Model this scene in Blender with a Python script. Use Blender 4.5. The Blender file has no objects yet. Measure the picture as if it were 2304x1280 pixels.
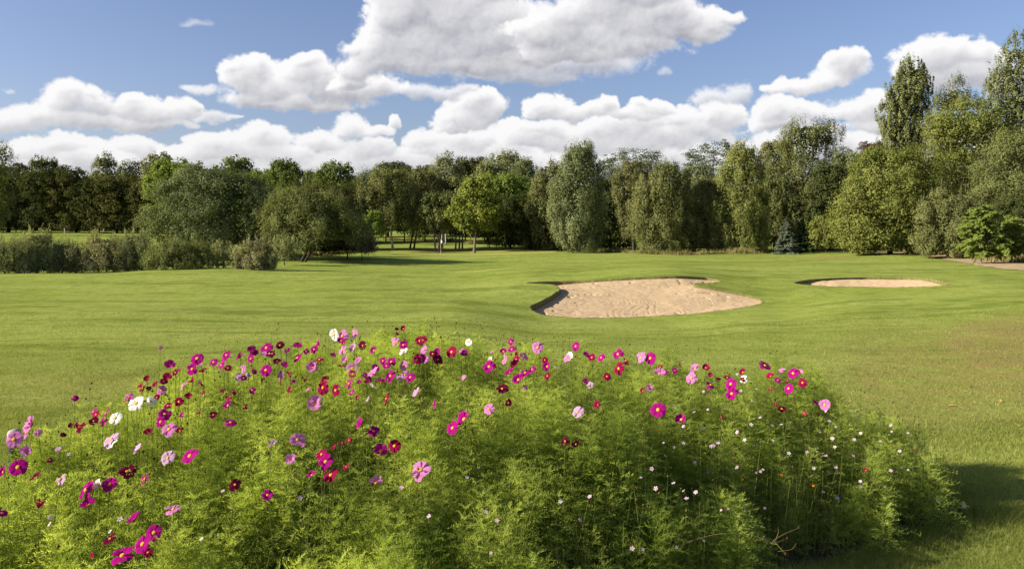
import bpy, math, random
import numpy as np
from mathutils import Vector, Matrix, geometry
R=math.radians
scene=bpy.context.scene
# ------------------------------------------------------------------ camera, sky, sun, exposure
EYE=1.9; FPX=1808.0; CX=1152.0; HZ=510.0          # eye height; pixel scale used to read distances from the photograph
cam_data=bpy.data.cameras.new('camera'); cam=bpy.data.objects.new('camera',cam_data); scene.collection.objects.link(cam)
cam.location=(0,0,EYE); cam.rotation_euler=(R(90),0,0)
cam_data.sensor_width=36; cam_data.lens=FPX/2304*36; cam_data.shift_y=-(640-HZ)/2304; cam_data.clip_end=6000; cam_data.clip_start=.05
scene.camera=cam
SUN_EL=R(24.5); SUN_AZ=R(-101)                        # azimuth clockwise from +Y
sun_d=bpy.data.lights.new('sun','SUN'); sun=bpy.data.objects.new('sun',sun_d); scene.collection.objects.link(sun)
sun_d.energy=5.0; sun_d.angle=R(.5); sun_d.color=(1,.90,.74)
to_sun=Vector((math.sin(SUN_AZ)*math.cos(SUN_EL),math.cos(SUN_AZ)*math.cos(SUN_EL),math.sin(SUN_EL)))
sun.rotation_euler=to_sun.to_track_quat('Z','Y').to_euler()
scene.view_settings.view_transform='Standard'; scene.view_settings.look='None'; scene.view_settings.gamma=1
scene.view_settings.use_curve_mapping=False; scene.view_settings.exposure=1.2
scene.render.engine='CYCLES'
scene.cycles.use_denoising=True; scene.cycles.max_bounces=6; scene.cycles.diffuse_bounces=3; scene.cycles.transmission_bounces=4
scene.cycles.glossy_bounces=2; scene.cycles.caustics_reflective=False; scene.cycles.caustics_refractive=False
SKY_STRENGTH=.066
# ------------------------------------------------------------------ cloud field of the sky (density and sunlit share by direction)
F_=1808.0; CXP=1152.0; HZ=510.0
def rng_grid(seed,n=256):
    return np.random.RandomState(seed).rand(n,n).astype(np.float32)
def vnoise(x,y,g):
    n=g.shape[0]
    xi=np.floor(x).astype(np.int32); yi=np.floor(y).astype(np.int32)
    fx=(x-xi).astype(np.float32); fy=(y-yi).astype(np.float32)
    fx=fx*fx*fx*(fx*(fx*6-15)+10); fy=fy*fy*fy*(fy*(fy*6-15)+10)
    a=g[yi%n,xi%n]; b=g[yi%n,(xi+1)%n]; c=g[(yi+1)%n,xi%n]; d=g[(yi+1)%n,(xi+1)%n]
    return a+(b-a)*fx+(c-a)*fy+(a-b-c+d)*fx*fy
def fbm(x,y,g,o=5,gain=.5):
    s=0;a=1;t=0
    for i in range(o):
        s=s+a*vnoise(x*2**i+i*17.3,y*2**i+i*9.1,g); t+=a; a*=gain
    return s/t
def worley(x,y,g1,g2):
    n=g1.shape[0]
    xi=np.floor(x).astype(np.int32); yi=np.floor(y).astype(np.int32)
    best=np.full(x.shape,9.,np.float32)
    for dy in(-1,0,1):
        for dx in(-1,0,1):
            cx=xi+dx; cy=yi+dy
            px=cx+g1[cy%n,cx%n]; py=cy+g2[cy%n,cx%n]
            best=np.minimum(best,(px-x)**2+(py-y)**2)
    return np.sqrt(best)
def blur(a,r):
    if r<1: return a
    for ax in(0,1):
        for _ in range(3):
            p=np.pad(a,[(r+1,r) if i==ax else (0,0) for i in(0,1)],mode='edge')
            c=np.cumsum(p,axis=ax,dtype=np.float64)
            n=a.shape[ax]
            a=((c.take(range(2*r+1,2*r+1+n),axis=ax)-c.take(range(0,n),axis=ax))/(2*r+1)).astype(np.float32)
    return a
CLOUDS=[ # far to near : (softness, greyness, blobs(cx,cy,rx,ry))
 (.75,.3,[(-300,352,300,45),(130,366,300,44),(500,368,260,44),(800,372,260,42),(1100,366,240,42),(1500,358,260,48),(1850,346,260,52),(2250,340,300,60),(2700,330,300,60)]),
 (.65,.2,[(130,335,85,30),(60,352,80,30),(300,328,60,27),(480,330,80,32),(590,312,55,32),(440,352,90,30),(560,342,100,30),(660,348,80,25),(720,316,60,28),(790,290,36,34),(850,295,40,16),(885,275,16,16),(830,348,70,42),(200,372,100,30),(340,362,80,25),(700,372,120,30)]),
 (.7,.15,[(960,320,60,34),(1060,318,80,32),(1010,345,100,30),(1150,312,70,30),(1120,345,100,25)]),
 (.6,.2,[(1250,300,90,26),(1330,305,90,30),(1400,290,90,36),(1440,275,50,28),(1520,275,70,34),(1610,268,48,36),(1640,262,25,26),(1300,325,150,32),(1480,315,120,34),(1580,300,70,30),(1200,325,80,25)]),
 (.6,.25,[(1240,250,45,35),(1215,265,25,18),(1285,262,40,18),(1330,258,40,22),(1358,245,26,22),(1420,262,60,18),(1480,250,45,20),(1460,240,25,14)]),
 (.6,.2,[(1740,268,60,40),(1720,290,50,16),(1800,262,80,38),(1760,292,90,18),(1860,268,50,24),(1930,262,60,34),(1965,250,40,30),(2000,290,90,22)]),
 (1.2,.35,[(1590,226,45,25),(1640,218,42,24),(1660,214,25,18)]),
 (.6,.15,[(1905,160,55,44),(1880,145,30,30),(1930,135,25,20),(1860,195,60,30),(1800,205,55,22),(1760,212,40,14)]),
 (.6,.4,[(2100,150,70,58),(2050,175,40,40),(2150,130,60,46),(2200,125,36,40),(2240,150,45,38),(2180,180,110,50),(2110,195,90,42),(2260,200,70,50),(2380,190,90,60)]),
 (.5,.2,[(1070,240,55,32),(1090,232,40,28),(1040,272,65,30),(1110,262,36,34),(1020,290,40,16)]),
 (1.2,.35,[(430,208,30,13),(465,210,30,16),(440,265,28,14),(475,268,32,13),(520,272,30,8)]),
 (.55,.3,[(150,235,62,46),(145,215,35,22),(215,240,60,38),(205,215,28,18),(290,250,60,34),(300,230,30,22),(350,262,60,26),(405,252,42,26),(425,240,18,16),(90,272,70,30),(20,285,70,34),(-60,290,80,36),(200,282,160,24),(330,282,80,18)]),
 (1.3,.5,[(930,215,60,25),(1000,212,60,25),(1040,205,40,22)]),
 (.5,.35,[(545,185,60,48),(525,160,40,20),(580,160,45,30),(620,205,80,46),(680,170,45,40),(690,145,32,22),(720,200,70,46),(790,205,70,44),(560,230,70,28),(680,238,130,24),(850,205,60,40),(600,235,80,22)]),
 (1.0,.5,[(1150,160,160,40),(1280,150,140,40),(1200,180,100,24),(1330,140,110,40)]),
 (.55,.5,[(930,30,95,90),(880,60,60,60),(860,115,70,60),(800,110,40,24),(800,160,50,40),(960,110,150,80),(1020,60,120,90),(1080,110,120,70),(1130,50,70,60),(1160,70,60,60),(900,150,110,40),(1060,150,150,38),(930,-60,130,90),(1060,-50,120,90),(790,190,40,20),(1200,130,70,40)]),
 (.6,.38,[(1230,85,80,50),(1290,45,70,55),(1370,30,90,60),(1330,90,130,55),(1440,60,110,60),(1500,45,80,45),(1540,75,80,38),(1590,55,45,30),(1630,40,40,18),(1300,125,120,32),(1420,110,110,36),(1400,-30,120,60),(1480,-10,80,40),(1190,80,50,40)]),
 (1.6,.4,[(440,58,30,12)]),(1.6,.5,[(1505,162,22,12)]),(1.6,.5,[(30,205,18,10)]),
]
def paint(az,el):
    A,E=np.meshgrid(np.radians(az),np.radians(el))
    px=(CXP+F_*np.tan(A)).astype(np.float32); py=(HZ-F_*np.tan(E)/np.cos(A)).astype(np.float32)
    sx=np.degrees(A).astype(np.float32)*31.5; sy=np.degrees(E).astype(np.float32)*31.5  # noise coordinate ~ px
    step=31.5*(az[1]-az[0])
    g=[rng_grid(s) for s in range(8)]
    alpha=np.zeros_like(px); bri=np.zeros_like(px)
    # shared noises: turbulence that tears the outlines, billows that shape them
    wx=fbm(sx/70,sy/70,g[0],5,.55)-.5; wy=fbm(sx/70+40,sy/70+11,g[1],5,.55)-.5
    X=px+wx*62; Y=py+wy*50
    tx=fbm(sx/26+7,sy/26+3,g[6],5,.6)-.5; ty=fbm(sx/26+77,sy/26+31,g[7],5,.6)-.5
    wsx=sx+wx*36+tx*17; wsy=sy+wy*36+ty*17
    bil=0;t=0;rel=0
    for i,(s,a,rr) in enumerate(((64,1.,1.),(31,.66,.60),(15,.46,.34),(7.3,.30,.16),(3.6,.18,.06))):
        w=1-worley(wsx/s+i*7.7,wsy/s+i*3.3,g[2],g[3])**2*.9; bil=bil+a*w; t+=a; rel=rel+rr*w
    bil=bil/t            # 0..1 high at puff centres
    fine=fbm(sx/11,sy/8,g[4],6,.62)-.5
    big=fbm(sx/120,sy/70,g[5],4)-.5
    wisp=fbm(sx/40+5,sy/20+9,g[6],6,.6)-.5
    for soft,grey,blobs in CLOUDS:
        x0=min(b[0]-b[2]*1.5 for b in blobs)-40; x1=max(b[0]+b[2]*1.5 for b in blobs)+40
        y0=min(b[1]-b[3]*1.6 for b in blobs)-40; y1=max(b[1]+b[3]*1.6 for b in blobs)+40
        m=(px>x0)&(px<x1)&(py>y0)&(py<y1)
        if not m.any(): continue
        r=np.where(m.any(1))[0]; c=np.where(m.any(0))[0]
        S=np.s_[r[0]:r[-1]+1,c[0]:c[-1]+1]
        acc=np.zeros_like(X[S]); hgt=np.zeros_like(acc)
        k=7.
        for cx,cy,rx,ry in blobs:
            dx=(X[S]-cx)/rx; dy=(Y[S]-cy)/ry
            dy=np.where(dy>0,dy*1.5,dy)
            w=np.exp(k*np.clip(1-np.sqrt(dx*dx+dy*dy),-2,1)); acc+=w
            hgt+=w*np.clip(-dy,-1,1)
        f=np.log(acc)/k; up=hgt/acc
        mean=np.mean([b[3] for b in blobs]); low=np.clip(-up*1.2,0,1)
        fr=f+(bil[S]-.62)*.95*(1-.6*low)+fine[S]*(.03+.20*soft+.22*low)+wisp[S]*(.12+.55*low+.2*soft)
        wd=.17+.26*soft*soft+.55*low+.35*np.clip(big[S]*3,0,1)
        a=np.clip((fr+.06)/wd,0,1); a=a*a*(3-2*a)
        # light let through: optical depth gathered toward the sun in the sky plane, at two scales
        D=np.clip(fr+.06,0,.9); D1=blur(D,1); D2=blur(D,4)
        def march(D,n,st,gr):
            sh=np.zeros_like(D); h,w_=D.shape
            for j in range(1,n+1):
                d=j*st/step*(.6+gr*j); iy=int(round(d*.80)); ix=int(round(d*.46))
                if iy<h and ix<w_:
                    T=np.zeros_like(D); T[:h-iy,ix:]=D[iy:,:w_-ix]; sh+=T
            return sh
        far=np.exp(-march(D2,10,5.5,.09)*.17*(.55+grey*1.2)*(40/max(mean,28))**.3)
        near=np.exp(-march(D1,4,2.2,.1)*.36)
        # soft relief of the billows
        H=np.sqrt(np.clip(f+.5,0,2))*mean*1.0+rel[S]*(6+mean*.12)+big[S]*mean*.5
        H=.5*blur(H,1)+.5*blur(H,5); gy,gx=np.gradient(H,step); n=np.sqrt(gx*gx+gy*gy+1)
        lam=np.clip((gx*.50+gy*-.70+.50)/n,-.2,1)
        b=-.01+.58*far+.22*near+.26*lam*(.4+.6*far)+.22*(up*.5+.5)-grey*.05+big[S]*.16+(bil[S]-.6)*.42+fine[S]*.10
        b=b+(1-a)*.12
        b=np.clip((b-.55)*1.25+.56,0,1.0)
        al=a*(.98 if soft<1 else .8 if soft<1.5 else .42)
        bri[S]=bri[S]*(1-al)+b*al
        alpha[S]=alpha[S]*(1-al)+al
    hz=.42*np.clip((9-np.degrees(E))/7,0,1)
    bri=np.where(alpha>1e-4,(bri/np.maximum(alpha,1e-4))*(1-hz)+.70*hz,0)
    return alpha,bri
def build_world():
    AZ0,AZ1,EL0,EL1,ST=-42.,42.,-1.,23.,.05
    az=np.arange(AZ0,AZ1,ST); el=np.arange(EL0,EL1,ST)
    a,b=paint(az,el)
    a[-1]=0; a[:, :]*=np.clip((EL1-el)/3,0,1)[:,None]
    h,w=a.shape
    im=bpy.data.images.new('cloud_field',w,h,alpha=False,float_buffer=True)
    im.colorspace_settings.name='Non-Color'
    px=np.ones((h,w,4),np.float32); px[...,0]=a; px[...,1]=b; px[...,2]=0
    im.pixels.foreach_set(px.ravel()); im.update()
    wd=bpy.data.worlds.new('World'); scene.world=wd; wd.use_nodes=True
    nt=wd.node_tree; N=nt.nodes; L=nt.links; N.clear()
    out=N.new('ShaderNodeOutputWorld')
    sky=N.new('ShaderNodeTexSky'); sky.sky_type='NISHITA'; sky.sun_disc=False
    sky.sun_elevation=SUN_EL; sky.sun_rotation=SUN_AZ%(2*math.pi); sky.air_density=1.0; sky.dust_density=1.3; sky.ozone_density=1.6
    tint=N.new('ShaderNodeMix'); tint.data_type='RGBA'; tint.blend_type='MULTIPLY'; tint.inputs[0].default_value=1
    L.new(sky.outputs[0],tint.inputs[6]); tint.inputs[7].default_value=SKY_TINT
    bg=N.new('ShaderNodeBackground'); L.new(tint.outputs[2],bg.inputs[0]); bg.inputs[1].default_value=SKY_STRENGTH
    tc=N.new('ShaderNodeTexCoord'); sep=N.new('ShaderNodeSeparateXYZ'); L.new(tc.outputs['Generated'],sep.inputs[0])
    def M(op,a,b=None,c=None):
        n=N.new('ShaderNodeMath'); n.operation=op
        for i,v in enumerate((a,b,c)):
            if v is None: continue
            if isinstance(v,(int,float)): n.inputs[i].default_value=v
            else: L.new(v,n.inputs[i])
        return n.outputs[0]
    A=M('ARCTAN2',sep.outputs[0],sep.outputs[1]); E=M('ARCSINE',sep.outputs[2])
    u=M('MULTIPLY_ADD',A,180/math.pi/(AZ1-AZ0),-AZ0/(AZ1-AZ0))
    v=M('MULTIPLY_ADD',E,180/math.pi/(EL1-EL0),-EL0/(EL1-EL0))
    v=M('MINIMUM',M('MAXIMUM',v,.001),.999)
    cb=N.new('ShaderNodeCombineXYZ'); L.new(u,cb.inputs[0]); L.new(v,cb.inputs[1])
    tx=N.new('ShaderNodeTexImage'); tx.image=im; tx.extension='MIRROR'; tx.interpolation='Cubic'; L.new(cb.outputs[0],tx.inputs[0])
    sc=N.new('ShaderNodeSeparateColor'); L.new(tx.outputs[0],sc.inputs[0])
    mx=N.new('ShaderNodeMix'); mx.data_type='RGBA'; mx.inputs[6].default_value=CLOUD_DARK; mx.inputs[7].default_value=CLOUD_LIGHT
    L.new(sc.outputs[1],mx.inputs[0])
    bc=N.new('ShaderNodeBackground'); L.new(mx.outputs[2],bc.inputs[0]); bc.inputs[1].default_value=CLOUD_STRENGTH
    ms=N.new('ShaderNodeMixShader'); L.new(sc.outputs[0],ms.inputs[0]); L.new(bg.outputs[0],ms.inputs[1]); L.new(bc.outputs[0],ms.inputs[2])
    L.new(ms.outputs[0],out.inputs[0])
    wd.cycles.sampling_method='MANUAL'; wd.cycles.sample_map_resolution=1024
SKY_TINT=(.83,.81,.97,1)
CLOUD_DARK=(.135,.140,.168,1); CLOUD_LIGHT=(.465,.46,.46,1); CLOUD_STRENGTH=.94
build_world()
# ------------------------------------------------------------------ helpers
def link(o): scene.collection.objects.link(o); return o
def tag(o,label=None,cat=None,group=None,kind=None):
    for k,v in (('label',label),('category',cat),('group',group),('kind',kind)):
        if v: o[k]=v
    return o
def empty(name,loc,label=None,cat=None,group=None):
    o=bpy.data.objects.new(name,None); o.empty_display_size=.3; o.location=loc; link(o); return tag(o,label,cat,group)
def mesh(name,V,Fs,mats,parent=None,smooth=False,tint=None,matidx=None,loc=None):
    """Fs: list of (n,k) int arrays"""
    V=np.asarray(V,np.float32).reshape(-1,3)
    if not isinstance(Fs,(list,tuple)): Fs=[Fs]
    Fs=[np.asarray(f,np.int32) for f in Fs if len(f)]
    me=bpy.data.meshes.new(name)
    me.vertices.add(len(V)); me.vertices.foreach_set('co',V.ravel())
    loops=np.concatenate([f.ravel() for f in Fs]); sizes=np.concatenate([np.full(len(f),f.shape[1],np.int32) for f in Fs])
    starts=np.concatenate([[0],np.cumsum(sizes)[:-1]]).astype(np.int32)
    me.loops.add(len(loops)); me.loops.foreach_set('vertex_index',loops)
    me.polygons.add(len(sizes)); me.polygons.foreach_set('loop_start',starts)
    me.update(calc_edges=True)
    if smooth: me.polygons.foreach_set('use_smooth',np.ones(len(sizes),bool))
    for m in (mats if isinstance(mats,(list,tuple)) else [mats]): me.materials.append(m)
    if matidx is not None: me.polygons.foreach_set('material_index',np.asarray(matidx,np.int32))
    if tint is not None:
        at=me.attributes.new('tint','FLOAT','FACE'); at.data.foreach_set('value',np.asarray(tint,np.float32))
    o=bpy.data.objects.new(name,me); link(o)
    if parent is not None: o.parent=parent
    if loc is not None: o.location=loc
    return o
def unit(v): return v/np.maximum(np.linalg.norm(v,axis=-1,keepdims=True),1e-9)
def new_mat(name):
    m=bpy.data.materials.new(name); m.use_nodes=True; nt=m.node_tree; nt.nodes.clear()
    return m,nt,nt.nodes,nt.links
def leaf_mat(name,c0,c1,trans=.35,gloss=0,rough=.45,warm=None):
    """two leaf colours mixed by the per-leaf tint"""
    m,nt,N,L=new_mat(name)
    out=N.new('ShaderNodeOutputMaterial'); at=N.new('ShaderNodeAttribute'); at.attribute_name='tint'
    mx=N.new('ShaderNodeMix'); mx.data_type='RGBA'; mx.inputs[6].default_value=(*c0,1); mx.inputs[7].default_value=(*c1,1); L.new(at.outputs['Fac'],mx.inputs[0])
    d=N.new('ShaderNodeBsdfDiffuse'); L.new(mx.outputs[2],d.inputs[0])
    t=N.new('ShaderNodeBsdfTranslucent')
    tm=N.new('ShaderNodeMix'); tm.data_type='RGBA'; tm.blend_type='MULTIPLY'; tm.inputs[0].default_value=1; L.new(mx.outputs[2],tm.inputs[6]); tm.inputs[7].default_value=(1.25,1.2,.6,1)
    L.new(tm.outputs[2],t.inputs[0])
    s=N.new('ShaderNodeMixShader'); s.inputs[0].default_value=trans; L.new(d.outputs[0],s.inputs[1]); L.new(t.outputs[0],s.inputs[2])
    g=N.new('ShaderNodeBsdfGlossy'); g.inputs['Roughness'].default_value=rough; g.inputs[0].default_value=(.9,.9,.9,1)
    s2=N.new('ShaderNodeMixShader'); s2.inputs[0].default_value=gloss; L.new(s.outputs[0],s2.inputs[1]); L.new(g.outputs[0],s2.inputs[2])
    L.new((s2 if gloss>0 else s).outputs[0],out.inputs[0])
    return m
def noise_mat(name,c0,c1,scale,rough=.9,detail=6,bump=0,bscale=None,stretch=(1,1,1)):
    m,nt,N,L=new_mat(name)
    out=N.new('ShaderNodeOutputMaterial'); b=N.new('ShaderNodeBsdfPrincipled'); b.inputs['Roughness'].default_value=rough
    b.inputs['Specular IOR Level'].default_value=.2
    tc=N.new('ShaderNodeTexCoord'); mp=N.new('ShaderNodeMapping'); mp.inputs['Scale'].default_value=stretch; L.new(tc.outputs['Object'],mp.inputs[0])
    n=N.new('ShaderNodeTexNoise'); n.inputs['Scale'].default_value=scale; n.inputs['Detail'].default_value=detail; L.new(mp.outputs[0],n.inputs[0])
    r=N.new('ShaderNodeValToRGB'); r.color_ramp.elements[0].position=.3; r.color_ramp.elements[1].position=.7
    r.color_ramp.elements[0].color=(*c0,1); r.color_ramp.elements[1].color=(*c1,1); L.new(n.outputs[0],r.inputs[0]); L.new(r.outputs[0],b.inputs['Base Color'])
    if bump:
        n2=N.new('ShaderNodeTexNoise'); n2.inputs['Scale'].default_value=bscale or scale*3; n2.inputs['Detail'].default_value=5; L.new(mp.outputs[0],n2.inputs[0])
        bp=N.new('ShaderNodeBump'); bp.inputs['Strength'].default_value=1; bp.inputs['Distance'].default_value=bump; L.new(n2.outputs[0],bp.inputs['Height']); L.new(bp.outputs[0],b.inputs['Normal'])
    L.new(b.outputs[0],out.inputs[0]); return m
# ------------------------------------------------------------------ terrain
DS=np.array([0,3,5,7,10,15,20,25,30,35,40,50,60,75,90,110,150,220,400,4000.])
ZC={ # height profile by view direction (pixel column of the photograph)
 -900:[0,0,0,0,-.1,-.4,-.75,-1.0,-1.15,-1.2,-1.2,-1.15,-1.5,-1.2,-.6,-.2,.2,.9,3,3],
 0:   [0,0,0,0,-.1,-.4,-.75,-1.0,-1.15,-1.2,-1.2,-1.15,-1.5,-1.2,-.6,-.2,.2,.9,3,3],
 500: [0,0,0,0,-.1,-.4,-.75,-1.0,-1.15,-1.2,-1.15,-.95,-1.15,-1.1,-.8,-.5,0,.6,3,3],
 650: [0,0,0,0,-.1,-.4,-.75,-1.0,-1.15,-1.2,-1.15,-1.05,-1.1,-1.1,-.9,-.7,-.2,.5,3,3],
 1000:[0,0,0,0,-.1,-.4,-.78,-1.05,-1.2,-1.2,-1.2,-1.2,-1.25,-1.2,-1.19,-.65,0,1.1,3,3],
 1250:[0,0,0,0,-.12,-.45,-.95,-1.4,-1.65,-1.25,-.92,-.85,-.95,-.95,-.9,-.6,0,1,3,3],
 1500:[0,0,0,0,-.12,-.45,-.9,-1.32,-1.62,-1.2,-.62,-.6,-.65,-.75,-.84,-.6,0,1,3,3],
 1720:[0,0,0,0,-.1,-.4,-.75,-1.1,-1.35,-1.4,-.97,-.75,-.75,-.8,-.85,-.6,0,1,3,3],
 1960:[0,0,0,0,-.08,-.35,-.65,-.9,-1.05,-1.05,-.97,-.87,-.72,-.7,-.7,-.6,0,1,3,3],
 2304:[0,0,0,0,-.05,-.3,-.55,-.68,-.75,-.77,-.75,-.7,-.65,-.6,-.5,-.4,.1,1,3,3],
 3200:[0,0,0,0,-.05,-.3,-.55,-.68,-.75,-.77,-.75,-.7,-.65,-.6,-.5,-.4,.1,1,3,3]}
_cols=np.array(sorted(ZC)); _tab=np.array([ZC[c] for c in _cols])
_ds=np.log(DS+8)
def _pchip_rows(tab):
    h=np.diff(_ds); dl=np.diff(tab,axis=1)/h
    m=np.zeros_like(tab)
    s=dl[:,:-1]*dl[:,1:]; hm=np.where(s>0,2*s/np.where(np.abs(dl[:,:-1]+dl[:,1:])<1e-9,1,dl[:,:-1]+dl[:,1:]),0)
    m[:,1:-1]=hm; return m
_slope=_pchip_rows(_tab)
NG=[rng_grid(40+i) for i in range(4)]
def terrain(X,Y):
    X=np.asarray(X,np.float64); Y=np.asarray(Y,np.float64)
    d=np.clip(Y,0,3999); ds=np.log(d+8)
    px=np.clip(CX+FPX*X/np.maximum(Y,2.),-899,3199)
    k=np.clip(np.searchsorted(_ds,ds,side='right')-1,0,len(_ds)-2)
    h=_ds[k+1]-_ds[k]; t=(ds-_ds[k])/h
    h00=2*t**3-3*t*t+1; h10=t**3-2*t*t+t; h01=-2*t**3+3*t*t; h11=t**3-t*t
    c=np.clip(np.searchsorted(_cols,px,side='right')-1,0,len(_cols)-2)
    u=(px-_cols[c])/(_cols[c+1]-_cols[c]); u=u*u*(3-2*u)
    def ev(ci): return h00*_tab[ci,k]+h10*h*_slope[ci,k]+h01*_tab[ci,k+1]+h11*h*_slope[ci,k+1]
    z=ev(c)*(1-u)+ev(c+1)*u
    w=np.clip((d-6)/10,0,1)*np.clip((500-d)/200,0,1)
    n=(vnoise(X/7+50,Y/9+50,NG[0])-.5)*.20+(vnoise(X/3.1+50,Y/3.6+50,NG[1])-.5)*.085+(vnoise(X/1.2+50,Y/1.4+50,NG[2])-.5)*.022
    n2=(vnoise(X/.5+50,Y/.5+50,NG[3])-.5)*.012
    return z+n*w*.9+n2*np.clip((40-d)/20,0,1)
def T(x,y): return float(terrain(np.array([x]),np.array([y]))[0])
def at(px,py,d): return ((px-CX)/FPX*d,d,EYE-(py-HZ)/FPX*d)
def hit(px,py,d0=3.,d1=400.):
    """where the line of sight through a pixel of the photograph meets the ground"""
    d=np.exp(np.linspace(math.log(d0),math.log(d1),4000)); X=(px-CX)/FPX*d; z=EYE-(py-HZ)/FPX*d
    g=terrain(X,d); i=np.argmax(z<=g); 
    if not (z<=g).any(): i=len(d)-1
    return float(X[i]),float(d[i]),float(g[i])
# lawn material
def lawn_mat(name,c_dark,c_mid,c_light,bump=.02,dry=None):
    m,nt,N,L=new_mat(name)
    out=N.new('ShaderNodeOutputMaterial'); tc=N.new('ShaderNodeTexCoord')
    def noise(scale,detail=4,rough=.55,stretch=None):
        n=N.new('ShaderNodeTexNoise'); n.inputs['Scale'].default_value=scale; n.inputs['Detail'].default_value=detail; n.inputs['Roughness'].default_value=rough
        if stretch:
            mp=N.new('ShaderNodeMapping'); mp.inputs['Scale'].default_value=stretch; mp.inputs['Rotation'].default_value=(0,0,R(12)); L.new(tc.outputs['Object'],mp.inputs[0]); L.new(mp.outputs[0],n.inputs[0])
        else: L.new(tc.outputs['Object'],n.inputs[0])
        return n.outputs[0]
    def mixc(f,a,b):
        x=N.new('ShaderNodeMix'); x.data_type='RGBA'; L.new(f,x.inputs[0])
        for i,v in ((6,a),(7,b)):
            if isinstance(v,tuple): x.inputs[i].default_value=(*v,1)
            else: L.new(v,x.inputs[i])
        return x.outputs[2]
    def ramp(f,a,b):
        r=N.new('ShaderNodeMapRange'); r.interpolation_type='SMOOTHSTEP'; r.inputs[1].default_value=a; r.inputs[2].default_value=b; L.new(f,r.inputs[0]); return r.outputs[0]
    big=ramp(noise(.11,4,.6,(.7,1.3,1)),.42,.60); mid=ramp(noise(.9,5,.62),.42,.62); fine=ramp(noise(14,6,.7),.38,.64); vf=ramp(noise(90,4,.75),.35,.66)
    c=mixc(big,c_mid,c_light); c=mixc(ramp(noise(.25,6,.68,(.42,1.9,1)),.48,.60),c,c_dark)
    mot=ramp(noise(3.2,6,.72,(1,.55,1)),.44,.62); fm=N.new('ShaderNodeMath'); fm.operation='MULTIPLY'; L.new(mot,fm.inputs[0]); fm.inputs[1].default_value=.7
    c=mixc(fm.outputs[0],c,c_dark)
    f2=N.new('ShaderNodeMath'); f2.operation='MULTIPLY'; L.new(mid,f2.inputs[0]); f2.inputs[1].default_value=.5
    c=mixc(f2.outputs[0],c,c_light)
    f3=N.new('ShaderNodeMath'); f3.operation='MULTIPLY'; L.new(fine,f3.inputs[0]); f3.inputs[1].default_value=.62
    c=mixc(f3.outputs[0],c,c_dark)
    f4=N.new('ShaderNodeMath'); f4.operation='MULTIPLY'; L.new(vf,f4.inputs[0]); f4.inputs[1].default_value=.4
    c=mixc(f4.outputs[0],c,c_light)
    if dry:
        at_=N.new('ShaderNodeAttribute'); at_.attribute_name='dry'
        f5=N.new('ShaderNodeMath'); f5.operation='MULTIPLY'; L.new(at_.outputs['Fac'],f5.inputs[0]); L.new(ramp(noise(1.6,6,.7),.3,.6),f5.inputs[1])
        c=mixc(f5.outputs[0],c,dry)
    d=N.new('ShaderNodeBsdfDiffuse'); L.new(c,d.inputs[0]); d.inputs[1].default_value=.0
    bn=noise(34,5,.75); b1=N.new('ShaderNodeBump'); b1.inputs['Distance'].default_value=bump; b1.inputs['Strength'].default_value=1; L.new(bn,b1.inputs['Height'])
    bn2=noise(6,4,.6); b2=N.new('ShaderNodeBump'); b2.inputs['Distance'].default_value=bump*1.2; b2.inputs['Strength'].default_value=1; L.new(bn2,b2.inputs['Height']); L.new(b1.outputs[0],b2.inputs['Normal'])
    L.new(b2.outputs[0],d.inputs['Normal']); L.new(d.outputs[0],out.inputs[0]); return m
G_DARK=(.096,.133,.020); G_MID=(.192,.246,.042); G_LIGHT=(.290,.332,.082); G_DRY=(.25,.19,.075)
M_LAWN=lawn_mat('mown_grass',G_DARK,G_MID,G_LIGHT,dry=G_DRY)
M_GREEN=lawn_mat('putting_turf',(.19,.215,.045),(.235,.26,.06),(.29,.30,.085),bump=.008)
M_DRY=noise_mat('dry_rough',(.25,.19,.10),(.42,.32,.18),1.6,bump=.05,bscale=9)
# bunker outlines as seen in the photograph, dropped on to the ground
BUNKER_BIG=[(1191,694),(1194,687),(1215,679),(1241,665),(1258,654),(1259,649),(1253,643),(1238,639.5),(1205,638),(1180,637),(1190,635.6),(1254,633),(1290,632),(1332,630.5),(1384,627),(1449,623.5),(1490,622),(1528,621.6),(1560,622.5),(1593,625),(1612,629),(1624,634.5),(1605,637),(1575,637),(1557,638.5),(1560,641),(1580,643.5),(1619,651.5),(1650,657),(1684,664),(1710,672),(1717,680),(1697,687.5),(1645,697),(1590,703),(1540,707.5),(1436,713),(1370,715.5),(1306,716),(1255,713),(1215,707.5)]
BUNKER_SMALL=[(1785,637.5),(1797,633),(1813,630),(1862,626.5),(1905,624.6),(1948,624),(2034,625),(2070,626),(2095,628),(2120,632),(2140,638.5),(2130,642),(2107,643.5),(2034,646.5),(1985,646.6),(1936,645.6),(1880,644.6),(1838,643),(1805,640)]
def world_outline(pts,n=220):
    P=np.array([hit(x,y,25,60)[:2] for x,y in pts])
    Q=np.vstack([P,P[:1]]); s=np.r_[0,np.cumsum(np.hypot(*np.diff(Q,axis=0).T))]
    t=np.linspace(0,s[-1],n,endpoint=False); O=np.c_[np.interp(t,s,Q[:,0]),np.interp(t,s,Q[:,1])]
    for _ in range(2): O=.25*np.roll(O,1,0)+.5*O+.25*np.roll(O,-1,0)
    rs=np.random.RandomState(3); O+=rs.normal(0,.012,O.shape)
    return O
def inside(P,O):
    x,y=P[:,0][:,None],P[:,1][:,None]; x1,y1=O[:,0],O[:,1]; x2,y2=np.roll(x1,-1),np.roll(y1,-1)
    c=((y1>y)!=(y2>y))&(x<(x2-x1)*(y-y1)/np.where(y2==y1,1e-9,y2-y1)+x1)
    return c.sum(1)%2==1
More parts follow.
